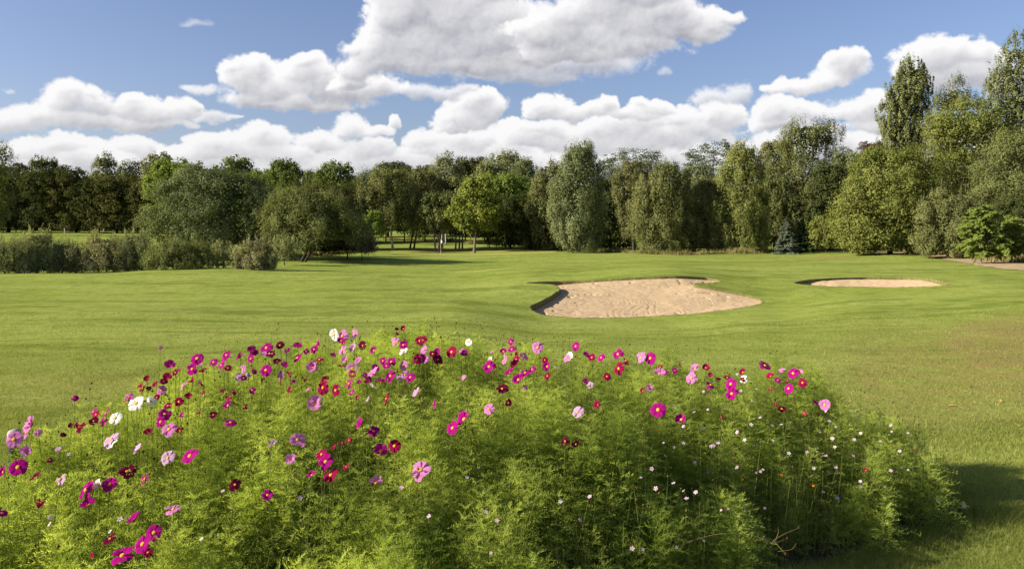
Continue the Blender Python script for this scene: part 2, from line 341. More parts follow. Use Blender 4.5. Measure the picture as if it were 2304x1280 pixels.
def dist_to(P,O):
    A=O[None]; B=np.roll(O,-1,0)[None]; p=P[:,None]; ab=B-A; t=np.clip(((p-A)*ab).sum(-1)/np.maximum((ab**2).sum(-1),1e-12),0,1)
    return np.sqrt((((A+ab*t[...,None])-p)**2).sum(-1)).min(1)
OUT_BIG=world_outline(BUNKER_BIG); OUT_SMALL=world_outline(BUNKER_SMALL,160)
def build_ground():
    rows=np.r_[-60,-25,-10,-4,-1,np.arange(.0,5,.12),np.exp(np.arange(math.log(5),math.log(520),.0095)),650,900,1400,2200,3500]
    ts=np.r_[-8,-4,-2.4,-1.6,np.arange(-1.15,1.1501,.0115),1.6,2.4,4,8]
    YY,TT=np.meshgrid(rows,ts,indexing='ij'); XX=TT*np.maximum(np.abs(YY),4)
    nr,nc=YY.shape; V=np.c_[XX.ravel(),YY.ravel()]
    idx=np.arange(nr*nc).reshape(nr,nc)
    Q=np.stack([idx[:-1,:-1],idx[:-1,1:],idx[1:,1:],idx[1:,:-1]],-1)
    # window around the bunkers is triangulated with their rims cut out
    allp=np.vstack([OUT_BIG,OUT_SMALL]); r0=np.searchsorted(rows,allp[:,1].min()-.8)-1; r1=np.searchsorted(rows,allp[:,1].max()+.8)+1
    tt=allp[:,0]/allp[:,1]; c0=np.searchsorted(ts,tt.min()-.02)-1; c1=np.searchsorted(ts,tt.max()+.02)+1
    keep=np.ones(Q.shape[:2],bool); keep[r0:r1,c0:c1]=False; Qk=Q[keep]
    win=idx[r0:r1+1,c0:c1+1].ravel(); Pw=V[win]
    near=np.minimum(dist_to(Pw,OUT_BIG),dist_to(Pw,OUT_SMALL)); ins=inside(Pw,OUT_BIG)|inside(Pw,OUT_SMALL)
    ok=(~ins)&(near>.045); win=win[ok]; Pw=V[win]
    nb,ns=len(OUT_BIG),len(OUT_SMALL)
    pts=[Vector(p) for p in np.vstack([OUT_BIG,OUT_SMALL,Pw])]
    edges=[(i,(i+1)%nb) for i in range(nb)]+[(nb+i,nb+(i+1)%ns) for i in range(ns)]
    ov,oe,of,ovo,_,_=geometry.delaunay_2d_cdt(pts,edges,[],0,1e-7)
    base=len(V); mp=np.empty(len(ov),int); extra=[]
    for i,o in enumerate(ovo):
        o=[k for k in o if k>=nb+ns]
        if o: mp[i]=win[o[0]-nb-ns]
        else: mp[i]=base+len(extra); extra.append(tuple(ov[i]))
    of=np.array(of); co=np.array([tuple(v) for v in ov]); cen=co[of].mean(1)
    # the convex hull of the window bulges nowhere: grid rows are straight, columns are rays
    bad=inside(cen,OUT_BIG)|inside(cen,OUT_SMALL); 
    e1=co[of[:,1]]-co[of[:,0]]; e2=co[of[:,2]]-co[of[:,0]]; ar=np.abs(e1[:,0]*e2[:,1]-e1[:,1]*e2[:,0]); lm=np.maximum(np.linalg.norm(e1,axis=1),np.linalg.norm(e2,axis=1))
    bad|=ar/lm<.002; of=mp[of[~bad]]
    V=np.vstack([V,np.array(extra)]) if extra else V
    Z=terrain(V[:,0],V[:,1])
    o=mesh('lawn',np.c_[V,Z],[Qk,of],M_LAWN,smooth=True); tag(o,'mown fairway grass rolling from the flower bed to the woods','lawn',kind='structure')
    X,Y=V[:,0],V[:,1]; pxv=CX+FPX*X/np.maximum(Y,1); pyv=HZ+FPX*(EYE-Z)/np.maximum(Y,1)
    dry=np.clip(1-(((pxv-2330)/230)**2+((pyv-770)/75)**2),0,1)*1.1+.55*np.clip(1-(((pxv-2150)/420)**2+((pyv-850)/140)**2),0,1)+.5*np.clip(1-(((pxv-1870)/70)**2+((pyv-580)/6)**2),0,1)+.25*np.clip(1-(((pxv-250)/500)**2+((pyv-870)/60)**2),0,1)
    dry=np.where(Y>1,np.clip(dry*1.25,0,.95),0)
    a=o.data.attributes.new('dry','FLOAT','POINT'); a.data.foreach_set('value',dry.astype(np.float32))
build_ground()
# ------------------------------------------------------------------ bunkers
def sand_mat():
    m,nt,N,L=new_mat('raked_sand'); out=N.new('ShaderNodeOutputMaterial'); d=N.new('ShaderNodeBsdfDiffuse'); d.inputs[1].default_value=.5
    tc=N.new('ShaderNodeTexCoord')
    n=N.new('ShaderNodeTexNoise'); n.inputs['Scale'].default_value=3; n.inputs['Detail'].default_value=8; n.inputs['Roughness'].default_value=.7; L.new(tc.outputs['Object'],n.inputs[0])
    r=N.new('ShaderNodeValToRGB'); r.color_ramp.elements[0].position=.25; r.color_ramp.elements[1].position=.75
    r.color_ramp.elements[0].color=(.30,.218,.130,1); r.color_ramp.elements[1].color=(.435,.335,.212,1); L.new(n.outputs[0],r.inputs[0]); L.new(r.outputs[0],d.inputs[0])
    n2=N.new('ShaderNodeTexNoise'); n2.inputs['Scale'].default_value=11; n2.inputs['Detail'].default_value=4; L.new(tc.outputs['Object'],n2.inputs[0])
    b=N.new('ShaderNodeBump'); b.inputs['Distance'].default_value=.035; b.inputs['Strength'].default_value=.8; L.new(n2.outputs[0],b.inputs['Height']); L.new(b.outputs[0],d.inputs['Normal'])
    mp=N.new('ShaderNodeMapping'); mp.inputs['Location'].default_value=(3.2,.6,0); L.new(tc.outputs['Object'],mp.inputs[0])
    wv=N.new('ShaderNodeTexWave'); wv.wave_type='RINGS'; wv.rings_direction='Z'; wv.inputs['Scale'].default_value=1.9; wv.inputs['Distortion'].default_value=9; wv.inputs['Detail'].default_value=2; wv.inputs['Detail Scale'].default_value=.35; L.new(mp.outputs[0],wv.inputs[0])
    pw=N.new('ShaderNodeMath'); pw.operation='POWER'; L.new(wv.outputs['Fac'],pw.inputs[0]); pw.inputs[1].default_value=2.5
    mk=N.new('ShaderNodeTexNoise'); mk.inputs['Scale'].default_value=.45; mk.inputs['Detail'].default_value=3; L.new(tc.outputs['Object'],mk.inputs[0])
    mr=N.new('ShaderNodeMapRange'); mr.inputs[1].default_value=.48; mr.inputs[2].default_value=.62; L.new(mk.outputs[0],mr.inputs[0])
    mm=N.new('ShaderNodeMath'); mm.operation='MULTIPLY'; L.new(pw.outputs[0],mm.inputs[0]); L.new(mr.outputs[0],mm.inputs[1])
    b2=N.new('ShaderNodeBump'); b2.inputs['Distance'].default_value=.009; b2.inputs['Strength'].default_value=.8; b2.invert=True; L.new(mm.outputs[0],b2.inputs['Height']); L.new(b.outputs[0],b2.inputs['Normal']); L.new(b2.outputs[0],d.inputs['Normal'])
    L.new(d.outputs[0],out.inputs[0]); return m
M_SAND=sand_mat(); M_LIP=noise_mat('turf_edge',(.075,.085,.022),(.20,.17,.065),9,bump=.03,bscale=30)
def bunker(name,label,O,depth_near,depth_far,step,rake,group,deep=.16):
    c=O.mean(0); cz=T(*c)
    root=empty(name,(c[0],c[1],cz),label,'sand bunker',group)
    rim=terrain(O[:,0],O[:,1])
    # sand: best plane through the rim, dished, lifted to the near edge
    A=np.c_[O-c,np.ones(len(O))]; co,_,_,_=np.linalg.lstsq(A,rim,rcond=None)
    x=np.arange(O[:,0].min(),O[:,0].max(),step); y=np.arange(O[:,1].min(),O[:,1].max(),step)
    G=np.stack(np.meshgrid(x,y),-1).reshape(-1,2); G=G[inside(G,O)]; dd=dist_to(G,O); G=G[dd>step*.45]; dd=dd[dd>step*.45]
    P=np.vstack([O,G]); d=np.r_[np.zeros(len(O)),dd]
    yn=(P[:,1]-O[:,1].min())/np.ptp(O[:,1])
    w=1/((P[:,None,:]-O[None])**2).sum(-1).clip(.02)**1.2
    zr=(w*rim).sum(1)/w.sum(1); zr[:len(O)]=rim
    dep=depth_near+(depth_far-depth_near)*np.clip(yn*1.25,0,1)
    dep=dep+deep*np.clip(1-(P[:,0]-O[:,0].min())/(np.ptp(O[:,0])*.3),0,1)
    z=zr-dep-.14*np.clip(d/1.6,0,1)
    # rake furrows, foot prints and pock marks
    gx,gy=P[:,0]-c[0],P[:,1]-c[1]
    soft=np.clip(d/.25,0,1)
    z+=soft*((vnoise(gx/.16+90,gy/.2+90,NG[0])-.5)*.016+(vnoise(gx/.7+20,gy/.7+20,NG[1])-.5)*.035)
    pock=np.clip(vnoise(gx/.22+30,gy/.26+60,NG[2])-.70,0,1)*np.clip(1.2-np.abs(d-.7),0.15,1); z-=soft*pock*.28
    for (ax,ay,bx,by,bend,cnt,gap,dp) in rake:
        t=np.linspace(0,1,60)
        for k in range(cnt):
            nx,ny=-(by-ay),(bx-ax); ln=math.hypot(nx,ny); nx/=ln; ny/=ln
            off=(k-(cnt-1)/2)*gap
            qx=ax+(bx-ax)*t+nx*(off+bend*np.sin(t*np.pi)); qy=ay+(by-ay)*t+ny*(off+bend*np.sin(t*np.pi))
            dm=np.full(len(P),9.)
            for i in range(0,60,1): dm=np.minimum(dm,(P[:,0]-qx[i])**2+(P[:,1]-qy[i])**2)
            z-=soft*dp*.4*(np.exp(-dm/.0014)-.5*np.exp(-(np.sqrt(dm)-.085)**2/.0014))
    nb=len(O); edges=[(i,(i+1)%nb) for i in range(nb)]
    ov,_,of,ovo,_,_=geometry.delaunay_2d_cdt([Vector(p) for p in P],edges,[],0,1e-7)
    mp=np.array([o[0] for o in ovo]); of=np.array(of); cen=np.array([tuple(v) for v in ov])[of].mean(1); of=mp[of[inside(cen,O)]]
    V=np.c_[P[:,0]-c[0],P[:,1]-c[1],z-cz]
    mesh('sand',V,of,M_SAND,root,smooth=True)
    # turf lip: rim, a slightly overhanging lip, then down behind the sand
    nrm=np.roll(O,-1,0)-np.roll(O,1,0); nrm=np.c_[-nrm[:,1],nrm[:,0]]; nrm/=np.linalg.norm(nrm,axis=1,keepdims=True)
    if not inside((O+nrm*.02)[:1],O)[0]: nrm=-nrm
    rs=np.random.RandomState(5); j=lambda s: rs.normal(0,s,len(O))
    rings=[]; 
    for off,dz in ((-.05,-.004),(.0,.012),(.03,-.012),(.015,-.07),(.05,-.16),(.10,-.75)):
        q=O+nrm*(off+j(.008))[:,None]
        zz=rim+dz+j(.006)
        if dz<-.1: zz=np.minimum(zz,z[:nb]-.03 if dz<-.5 else z[:nb]+.02*1)
        rings.append(np.c_[q[:,0]-c[0],q[:,1]-c[1],zz-cz])
    V=np.vstack(rings); F=[]
    k=len(rings)
    i=np.arange(nb); jn=(i+1)%nb
    F=np.vstack([np.c_[r*nb+i,r*nb+jn,(r+1)*nb+jn,(r+1)*nb+i] for r in range(k-1)])
    mesh('turf_lip',V,F,M_LIP,root,smooth=True)
    return root
def wpt(px,py): return hit(px,py,25,60)[:2]
def rk(x0,y0,x1,y1,bend,cnt,gap,dp):
    a=wpt(x0,y0); b=wpt(x1,y1); return (*a,*b,bend,cnt,gap,dp)
bunker('sand_bunker','large kidney shaped sand bunker with curved rake marks, nearer of the two',OUT_BIG,.06,.11,.05,
  [rk(1410,712,1440,672,.5,5,.26,.03),rk(1490,708,1470,676,.2,2,.3,.045),rk(1440,705,1450,678,.2,3,.3,.035),rk(1340,712,1400,690,.3,4,.28,.035),rk(1300,645,1290,660,.5,3,.3,.04),rk(1335,646,1325,660,.4,3,.25,.04),rk(1365,648,1345,658,.3,2,.25,.03),rk(1310,708,1370,695,.2,3,.3,.03),rk(1530,706,1480,668,-.6,2,.22,.05),rk(1420,652,1530,650,.1,2,.3,.03)],'fairway sand bunkers')
bunker('sand_bunker','small narrow sand bunker with dark turf lip, further off nearer the woods',OUT_SMALL,.34,.10,.07,[],'fairway sand bunkers')
# putting green and the dry strip along the wood
def patch(name,label,cat,pts,mat,lift,d0,d1,wob=.25,step=.8):
    P=np.array([hit(x,y,d0,d1)[:2] for x,y in pts]); Q=np.vstack([P,P[:1]]); s=np.r_[0,np.cumsum(np.hypot(*np.diff(Q,axis=0).T))]
    n=int(s[-1]/step*1.5); t=np.linspace(0,s[-1],n,endpoint=False); O=np.c_[np.interp(t,s,Q[:,0]),np.interp(t,s,Q[:,1])]
    for _ in range(6): O=.25*np.roll(O,1,0)+.5*O+.25*np.roll(O,-1,0)
    O+=np.random.RandomState(8).normal(0,wob,O.shape)
    x=np.arange(O[:,0].min(),O[:,0].max(),step); y=np.arange(O[:,1].min(),O[:,1].max(),step)
    G=np.stack(np.meshgrid(x,y),-1).reshape(-1,2); G=G[inside(G,O)]; G=G[dist_to(G,O)>step*.4]
    A=np.vstack([O,G]); nb=len(O)
    ov,_,of,ovo,_,_=geometry.delaunay_2d_cdt([Vector(p) for p in A],[(i,(i+1)%nb) for i in range(nb)],[],0,1e-7)
    co=np.array([tuple(v) for v in ov]); of=np.array(of); of=of[inside(co[of].mean(1),O)]
    Z=terrain(co[:,0],co[:,1])+lift
    o=mesh(name,np.c_[co,Z],of,mat,smooth=True); return tag(o,label,cat,kind='structure')
patch('putting_green','smooth pale putting green round the flagstick','putting green',[(870,571),(930,575),(1010,577),(1100,576),(1180,574),(1250,571),(1255,566),(1200,561),(1120,557.5),(1020,556),(930,559),(885,565)],M_GREEN,.022,60,115,wob=.05)
patch('dry_ground','strip of dry trampled rough along the foot of the wood','dry ground',[(1870,566),(1960,568),(2060,574),(2110,581),(2180,595),(2240,604),(2330,611),(2420,616),(2420,585),(2300,577),(2200,572),(2100,567),(1980,563),(1890,562.5)],M_DRY,.03,45,115,wob=.22,step=.9)
# ------------------------------------------------------------------ trees and shrubs
BARK={'grey':noise_mat('grey_bark',(.10,.085,.065),(.20,.175,.14),6,bump=.03,stretch=(1,1,.3)),
      'dark':noise_mat('dark_bark',(.03,.025,.018),(.075,.06,.042),6,bump=.03,stretch=(1,1,.3)),
      'birch':noise_mat('birch_bark',(.16,.14,.11),(.52,.49,.43),3.5,bump=.01,stretch=(1,1,1.6)),
      'red':noise_mat('rusty_bark',(.14,.07,.04),(.30,.19,.12),5,bump=.03)}
LEAF={ # (dark, light) leaf colour, translucency
 'olive':((0.085,0.105,0.035),(0.201,0.221,0.083),.28),
 'greygreen':((0.107,0.131,0.057),(0.250,0.281,0.138),.25),
 'birch':((0.100,0.114,0.040),(0.232,0.244,0.100),.28),
 'brownbirch':((0.100,0.108,0.042),(0.220,0.222,0.098),.26),
 'yellowbirch':((0.128,0.150,0.045),(0.305,0.328,0.112),.32),
 'dark':((0.038,0.050,0.017),(0.086,0.102,0.034),.20),  # darkened so the leaf colour itself carries the shade of the shaded row
 'mid':((0.063,0.096,0.025),(0.159,0.201,0.056),.28),
 'bright':((0.091,0.141,0.027),(0.226,0.288,0.069),.34),
 'maple':((0.104,0.141,0.027),(0.287,0.322,0.077),.36),
 'pine':((0.037,0.054,0.025),(0.091,0.114,0.053),.10),
 'hornbeam':((0.042,0.051,0.017),(0.114,0.114,0.038),.26),  # also darkened, deepening the row's shade through leaf colour
 'poplar':((0.098,0.121,0.043),(0.244,0.265,0.107),.26),
 'hazel':((0.092,0.115,0.026),(0.222,0.242,0.066),.32),
 'purple':((0.055,0.029,0.035),(0.122,0.070,0.065),.2),
 'bluespruce':((.062,.080,.052),(.135,.158,.112),.10),
 'spruce':((0.027,0.051,0.020),(0.071,0.107,0.043),.10),
 'willow':((0.112,0.131,0.053),(0.250,0.275,0.122),.28),
 'scrub':((.165,.185,.085),(.360,.385,.190),.36),
 'brownscrub':((.160,.162,.082),(.340,.325,.178),.34),
 'darkgrey':((.078,.100,.044),(.180,.208,.094),.25),
 'sumac':((.090,.132,.024),(.215,.265,.060),.40),
 'twig':((0.110,0.102,0.057),(0.213,0.201,0.119),.2),
}
ML={k:leaf_mat('leaves_'+k,a,b,t) for k,(a,b,t) in LEAF.items()}
def tube_arrays(paths,sides=6):
    """paths: list of (points (n,3), radii (n))"""
    Vs=[];Fs=[];o=0
    for P,r in paths:
        P=np.asarray(P,float); r=np.asarray(r,float); n=len(P)
        tg=np.gradient(P,axis=0); tg=unit(tg); ref=np.array([1,0,0.]) if abs(tg[0][0])<.9 else np.array([0,1.,0])
        u=unit(np.cross(tg,ref)); v=np.cross(tg,u); a=np.linspace(0,2*np.pi,sides,endpoint=False)
        ring=P[:,None]+r[:,None,None]*(np.cos(a)[None,:,None]*u[:,None]+np.sin(a)[None,:,None]*v[:,None])
        Vs.append(ring.reshape(-1,3)); i=np.arange(n-1)[:,None]*sides+np.arange(sides)[None]; jn=np.arange(n-1)[:,None]*sides+(np.arange(sides)[None]+1)%sides
        Fs.append(np.stack([i,jn,jn+sides,i+sides],-1).reshape(-1,4)+o); o+=n*sides
    return np.vstack(Vs),np.vstack(Fs)
def leaves(C,Nrm,Dir,ln,wd,fold=0.12):
    """rhombic leaves: centre, normal, direction of the midrib, length, width"""
    Dir=unit(Dir-(Dir*Nrm).sum(1,keepdims=True)*Nrm); S=np.cross(Nrm,Dir); ln=ln[:,None]; wd=wd[:,None]
    V=np.stack([C-Dir*ln*.5,C+S*wd*.5+Nrm*wd*fold,C+Dir*ln*.5,C-S*wd*.5+Nrm*wd*fold],1)
    return V.reshape(-1,3),np.arange(len(C)*4).reshape(-1,4)
SEED=[100]
TREES=[]
def crown_points(rs,rows,d,kind,dens):
    """rows (height, left, right) in metres, local; returns clump centres, radii"""
    H=np.array([r[0] for r in rows]); Lf=np.array([r[1] for r in rows]); Rt=np.array([r[2] for r in rows])
    area=np.trapz(Rt-Lf,H)
    w_max=(Rt-Lf).max()
    cs=np.clip(.085*w_max+.16,.18,.75)*{'weep':.85,'up':.7,'bush':.75,'poplar':.62,'pine':1.15}.get(kind,1.)
    n=int(np.clip(area/(cs*cs)*6.5,30,1100))
    hg=np.linspace(H[0],H[-1],400); rg=np.interp(hg,H,(Rt-Lf)/2); pdf=(rg+.04*rg.max())**1.15; cdf=np.cumsum(pdf); cdf/=cdf[-1]
    h=np.interp(rs.rand(n),cdf,hg); r=np.interp(h,H,(Rt-Lf)/2); c=np.interp(h,H,(Rt+Lf)/2)
    th=rs.rand(n)*2*np.pi; rho=rs.rand(n)**.34
    lump=1+.10*np.sin(9*th+h*7/max(w_max*.3,.4)+rs.rand()*6)+.14*np.sin(3*th+h*2.2/max(w_max*.3,.4)+rs.rand()*6)+.12*np.sin(5*th-h*3.1/max(w_max*.3,.4)+rs.rand()*6)
    rr=np.maximum(r*lump*1.06-cs*.30,.05*r)*rho
    u=np.where(rs.rand(n)<.62,rs.uniform(-1,1,n),np.sign(rs.rand(n)-.5)*(1-.18*rs.rand(n)**2)); Rm=np.maximum(r*lump-cs*.12,.05*r)
    Rm=Rm*1.10
    C=np.c_[c+Rm*u,Rm*np.sqrt(np.clip(1-u*u,0,1))*np.sign(rs.rand(n)-.5)*rho*.9,h-0*cs]
    S=cs*(.65+.7*rs.rand(n)); st=rs.rand(n)<.12
    C[st,0]+=np.sign(C[st,0]-c[st])*cs*rs.uniform(.2,.9,st.sum()); C[st,2]+=cs*rs.uniform(-.1,.6,st.sum()); S[st]*=.6
    return C,S,c,r,area
def plant(name,label,cat,d,base,rows,kind='round',leaf='mid',bark='grey',stems=None,dens=1.,lsize=1.,group=None,trunk_r=None,trunk_top=.75,sub='trunk',limbs=7,depth=1.):
    """rows: (py, px left, px right) from the top down, as seen from the camera at distance d"""
    SEED[0]+=1; rs=np.random.RandomState(SEED[0])
    bx=base if np.isscalar(base) else base[0]
    X0=(bx-CX)/FPX*d; Z0=T(X0,d)
    root=empty(name,(X0,d,Z0-.03),label,cat,group)
    rw=[(EYE-(py-HZ)/FPX*d-Z0,(l-CX)/FPX*d-X0,(r-CX)/FPX*d-X0) for py,l,r in rows][::-1]
    rw=[(max(h,.08),l,r) for h,l,r in rw]
    k_m=d/803.
    C,S,cc,rr,area=crown_points(rs,rw,d,kind,dens)
    C[:,1]*=depth
    if kind not in('pine','poplar'):
        m=int(np.clip(len(C)/14,5,34)); LC=C[rs.permutation(len(C))[:m]]; nn=np.argmin(((C[:,None]-LC[None])**2*np.array([1,1,.75])).sum(-1),1)
        C=C+(LC[nn]-C)*(.18+.20*rs.rand(len(C),1)); lobe_t=rs.normal(0,.16,m)[nn]
    else: lobe_t=np.zeros(len(C))
    px_area=area/(k_m*k_m)
    ln0=max(1.5*k_m,.04)*lsize
    nl=int(np.clip(px_area*6.6*dens/lsize**1.5,150,44000))
    per=max(3,nl//len(C)); idx=np.repeat(np.arange(len(C)),per); n=len(idx)
    g=rs.normal(0,1,(n,3)); g=unit(g)*(rs.rand(n,1)**.45)
    sc={'round':(1,1,.8),'weep':(.75,.75,1.9),'up':(.62,.62,1.9),'bush':(.8,.8,1.25),'poplar':(.6,.6,2.0),'pine':(1.25,1.25,.33)}[kind]
    off=g*S[idx][:,None]*np.array(sc)
    if kind=='weep': off[:,2]-=.55*S[idx]
    if kind in('up','poplar'): off[:,2]+=.35*S[idx]
    P=C[idx]+off
    P[:,2]=np.maximum(P[:,2],.04+.12*rs.rand(n))
    # inner foliage that closes the crown
    ni=int(n*.22); hi=np.interp(rs.rand(ni),np.linspace(0,1,60),np.interp(np.linspace(0.02,.97,60),np.linspace(0,1,len(C)),np.sort(C[:,2])))
    Hh=[r[0] for r in rw]; ri=np.interp(hi,Hh,[(r[2]-r[1])/2 for r in rw]); ci=np.interp(hi,Hh,[(r[2]+r[1])/2 for r in rw])
    q=unit(rs.normal(0,1,(ni,2)))*(rs.rand(ni,1)**.5)*.80
    inner=np.c_[ci+q[:,0]*ri,q[:,1]*ri*.85*depth,hi]
    axis=np.c_[cc[idx],np.zeros(n),C[idx][:,2]-rr[idx]*.35]
    outw=unit(P-axis)
    rnd=unit(rs.normal(0,1,(n,3)))
    Nn=unit(outw*.7+np.array([0,0,.25])+rnd*.55+unit(off+1e-6)*.75)
    D={'weep':np.array([0,0,-1.]),'up':np.array([0,0,1.]),'poplar':np.array([0,0,1.])}.get(kind)
    Dr=unit(rs.normal(0,1,(n,3))+outw*.5) if D is None else unit(rs.normal(0,.55,(n,3))+D)
    ln=ln0*(.7+.7*rs.rand(n)); asp={'weep':.5,'up':.42,'poplar':.8,'pine':.45,'bush':.5}.get(kind,.68)
    V,F=leaves(P,Nn,Dr,ln,ln*asp)
    clump_t=rs.rand(len(C))
    tint=np.clip(lobe_t[idx]+.62*clump_t[idx]+.38*rs.rand(n)+.06*rs.normal(0,1,n),0,1)
    if sub=='stems':
        ns=26; w0=[i for i in np.argsort(-C[:,2]-.25*rs.rand(len(C))*Hh[-1])[:max(ns*2,8)]]; sp=[]
        for i in rs.choice(w0,ns):
            L_=Hh[-1]*rs.uniform(.10,.30); m=16; u=rs.rand(m); sp.append(C[i]+np.c_[u*rs.normal(0,.12)*L_,u*rs.normal(0,.12)*L_,u*L_+S[i]*.4]+rs.normal(0,.02,(m,3)))
        sp=np.vstack(sp); ls=np.full(len(sp),ln0*1.1); V3,F3=leaves(sp,unit(rs.normal(0,1,(len(sp),3))+np.array([0,-.5,0])),unit(rs.normal(0,.5,(len(sp),3))+np.array([0,0,1.])),ls,ls*.4)
        F=np.vstack([F,F3+len(V)]); V=np.vstack([V,V3]); tint=np.r_[tint,.4+.6*rs.rand(len(sp))]
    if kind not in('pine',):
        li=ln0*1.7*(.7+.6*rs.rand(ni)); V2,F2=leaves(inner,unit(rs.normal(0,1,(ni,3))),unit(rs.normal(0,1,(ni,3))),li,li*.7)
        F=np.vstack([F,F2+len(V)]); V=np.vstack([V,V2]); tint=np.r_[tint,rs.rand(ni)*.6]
    # trunk and limbs
    Htop=rw[-1][0]; paths=[]
    tr=trunk_r or max(.05,.018*Htop)
    st=stems or [(bx,0)]
    for sx,lean in st:
        x0=(sx-CX)/FPX*d-X0; hh=Htop*trunk_top; m=10; t=np.linspace(0,1,m)
        xc=np.interp(hh,[r[0] for r in rw],[(r[1]+r[2])/2 for r in rw])
        x=x0+(xc-x0+lean)*t**1.1+rs.normal(0,.02*tr*10,m)*t; y=rs.normal(0,.03,m)*t*3
        z=t*hh-.15*(1-t)
        paths.append((np.c_[x,y,z],tr*(1-.85*t)*(1+.5*np.exp(-t*14))))
        for _ in range(limbs):
            q=C[rs.randint(len(C))]; a=rs.uniform(.2,.85); s0=np.array([np.interp(a,t,x),np.interp(a,t,y),a*hh])
            if q[2]<s0[2]*.8: s0=np.array([np.interp(.25,t,x),np.interp(.25,t,y),.25*hh])
            u=np.linspace(0,1,5)[:,None]; L_=s0+(q-s0)*u+np.array([0,0,1])*np.sin(u*np.pi)*.06*np.linalg.norm(q-s0)*rs.uniform(-.5,1)
            paths.append((L_,tr*.42*(1-a*.6)*(1-.8*u[:,0])))
    tv,tf=tube_arrays(paths)
    mesh(sub,tv,tf,BARK[bark],root,smooth=True)
    mesh('crown' if sub=='trunk' else 'foliage',V,F,ML[leaf],root,tint=tint)
    TREES.append((root,bx,d)); return root
def spruce(label,d,bx,base_y,top_y,halfw,leaf,group=None):
    SEED[0]+=1; rs=np.random.RandomState(SEED[0]); X0=(bx-CX)/FPX*d; Z0=T(X0,d); root=empty('spruce_tree',(X0,d,Z0-.02),label,'tree',group)
    Ht=(base_y-top_y)/FPX*d; W=halfw/FPX*d; P=[];Dd=[];Nn=[];paths=[(np.c_[np.zeros(6),np.zeros(6),np.linspace(-.1,Ht*.97,6)],np.linspace(.022*Ht,.004,6))]
    for h in np.arange(.08,Ht,Ht/17):
        f=1-h/Ht; L_=W*(f**.85)*1.05+.04
        for k in range(int(6+6*f)):
            a=rs.rand()*2*np.pi; l=L_*rs.uniform(.75,1.1); hh=h+rs.normal(0,Ht*.012)
            m=int(20+70*l); u=rs.rand(m)**.7; droop=-.22*l*u+.10*l*u*u
            x=np.cos(a)*u*l; y=np.sin(a)*u*l; side=rs.normal(0,.11*l,m)*(1-u*.6)
            P.append(np.c_[x-np.sin(a)*side,y+np.cos(a)*side,hh+droop+rs.normal(0,.02,m)]); Dd.append(np.c_[np.full(m,np.cos(a)),np.full(m,np.sin(a)),rs.normal(-.1,.3,m)]+rs.normal(0,.35,(m,3))); Nn.append(np.c_[rs.normal(0,.6,(m,2))+np.array([-.5,-.4]),np.ones(m)*.8])
            uu=np.linspace(0,1,4); paths.append((np.c_[np.cos(a)*uu*l,np.sin(a)*uu*l,hh-.22*l*uu+.1*l*uu*uu],.012*Ht*(1-uu)*f+.004))
    P=np.vstack(P);Dd=unit(np.vstack(Dd));Nn=unit(np.vstack(Nn)); ln=np.full(len(P),.21)*(.7+.6*rs.rand(len(P)))
    V,F=leaves(P,Nn,Dd,ln,ln*.36); tv,tf=tube_arrays(paths,4)
    mesh('trunk',tv,tf,BARK['dark'],root,smooth=True); mesh('crown',V,F,ML[leaf],root,tint=np.clip(rs.rand(len(P))*.8+.1,0,1)); return root
def pinnate_tree(label,d,bx,base_y,top_y,l,r,low_y,group=None,frond=.75):
    SEED[0]+=1; rs=np.random.RandomState(SEED[0]); X0=(bx-CX)/FPX*d; Z0=T(X0,d); root=empty('sumac_tree',(X0,d,Z0-.02),label,'tree',group)
    k=d/FPX; Ht=(base_y-top_y)*k; xl=(l-bx)*k; xr=(r-bx)*k; hl=(base_y-low_y)*k
    paths=[(np.c_[np.linspace(0,.1,7),np.zeros(7),np.linspace(-.1,Ht*.7,7)],np.linspace(.06,.02,7))]
    P=[];D=[];Nn=[]
    for _ in range(92):
        h=rs.uniform(hl,Ht); f=1-max(0,(h-hl)/(Ht-hl))**1.6*.8; cx=rs.uniform(xl,xr)*f*.8; cy=rs.uniform(xl,xr)*.6*f
        tip=np.array([cx,cy,h-.15]); a0=np.array([.08*h/Ht,0,max(.3*Ht,h*.55)]); u=np.linspace(0,1,5)[:,None]
        paths.append((a0+(tip-a0)*u+np.array([0,0,.1])*np.sin(u*np.pi),.018*(1-.7*u[:,0])))
        for _f in range(4):
            a=rs.rand()*2*np.pi; out=np.array([np.cos(a)+cx*.35,np.sin(a)+cy*.2,rs.normal(.05,.35)]); out/=np.linalg.norm(out)+1e-6; L_=frond*rs.uniform(.6,1.1)
            s=np.linspace(.15,1,10); mid=tip+out*(L_*s)[:,None]+np.array([0,0,1.])*(.28*L_*s-.55*L_*s*s)[:,None]
            sd=np.array([-out[1],out[0],0])
            for sg in(-1,1):
                dv=unit(sd*sg+out*.45+np.array([0,0,-.35])+rs.normal(0,.28,3)); ll=.21*np.sin(np.pi*(.15+.8*s))
                P.append(mid+dv*(ll*.5)[:,None]); D.append(np.repeat(dv[None],10,0)); Nn.append(unit(np.array([-.45,-.35,.8])+rs.normal(0,.45,(10,3)))); 
    P=np.vstack(P);D=np.vstack(D);Nn=np.vstack(Nn); ln=np.full(len(P),.27)*(.8+.4*rs.rand(len(P)))
    V,F=leaves(P,Nn,D,ln,ln*.40); tv,tf=tube_arrays(paths,5)
    mesh('trunk',tv,tf,BARK['grey'],root,smooth=True); mesh('crown',V,F,ML['sumac'],root,tint=np.clip(rs.rand(len(P)),0,1)); return root
GW='trees of the far wood'; GL='trees of the shaded row'; GR='trees of the near wood'; GS='shrubs along the ditch'; GM='trees behind the green'
t=plant
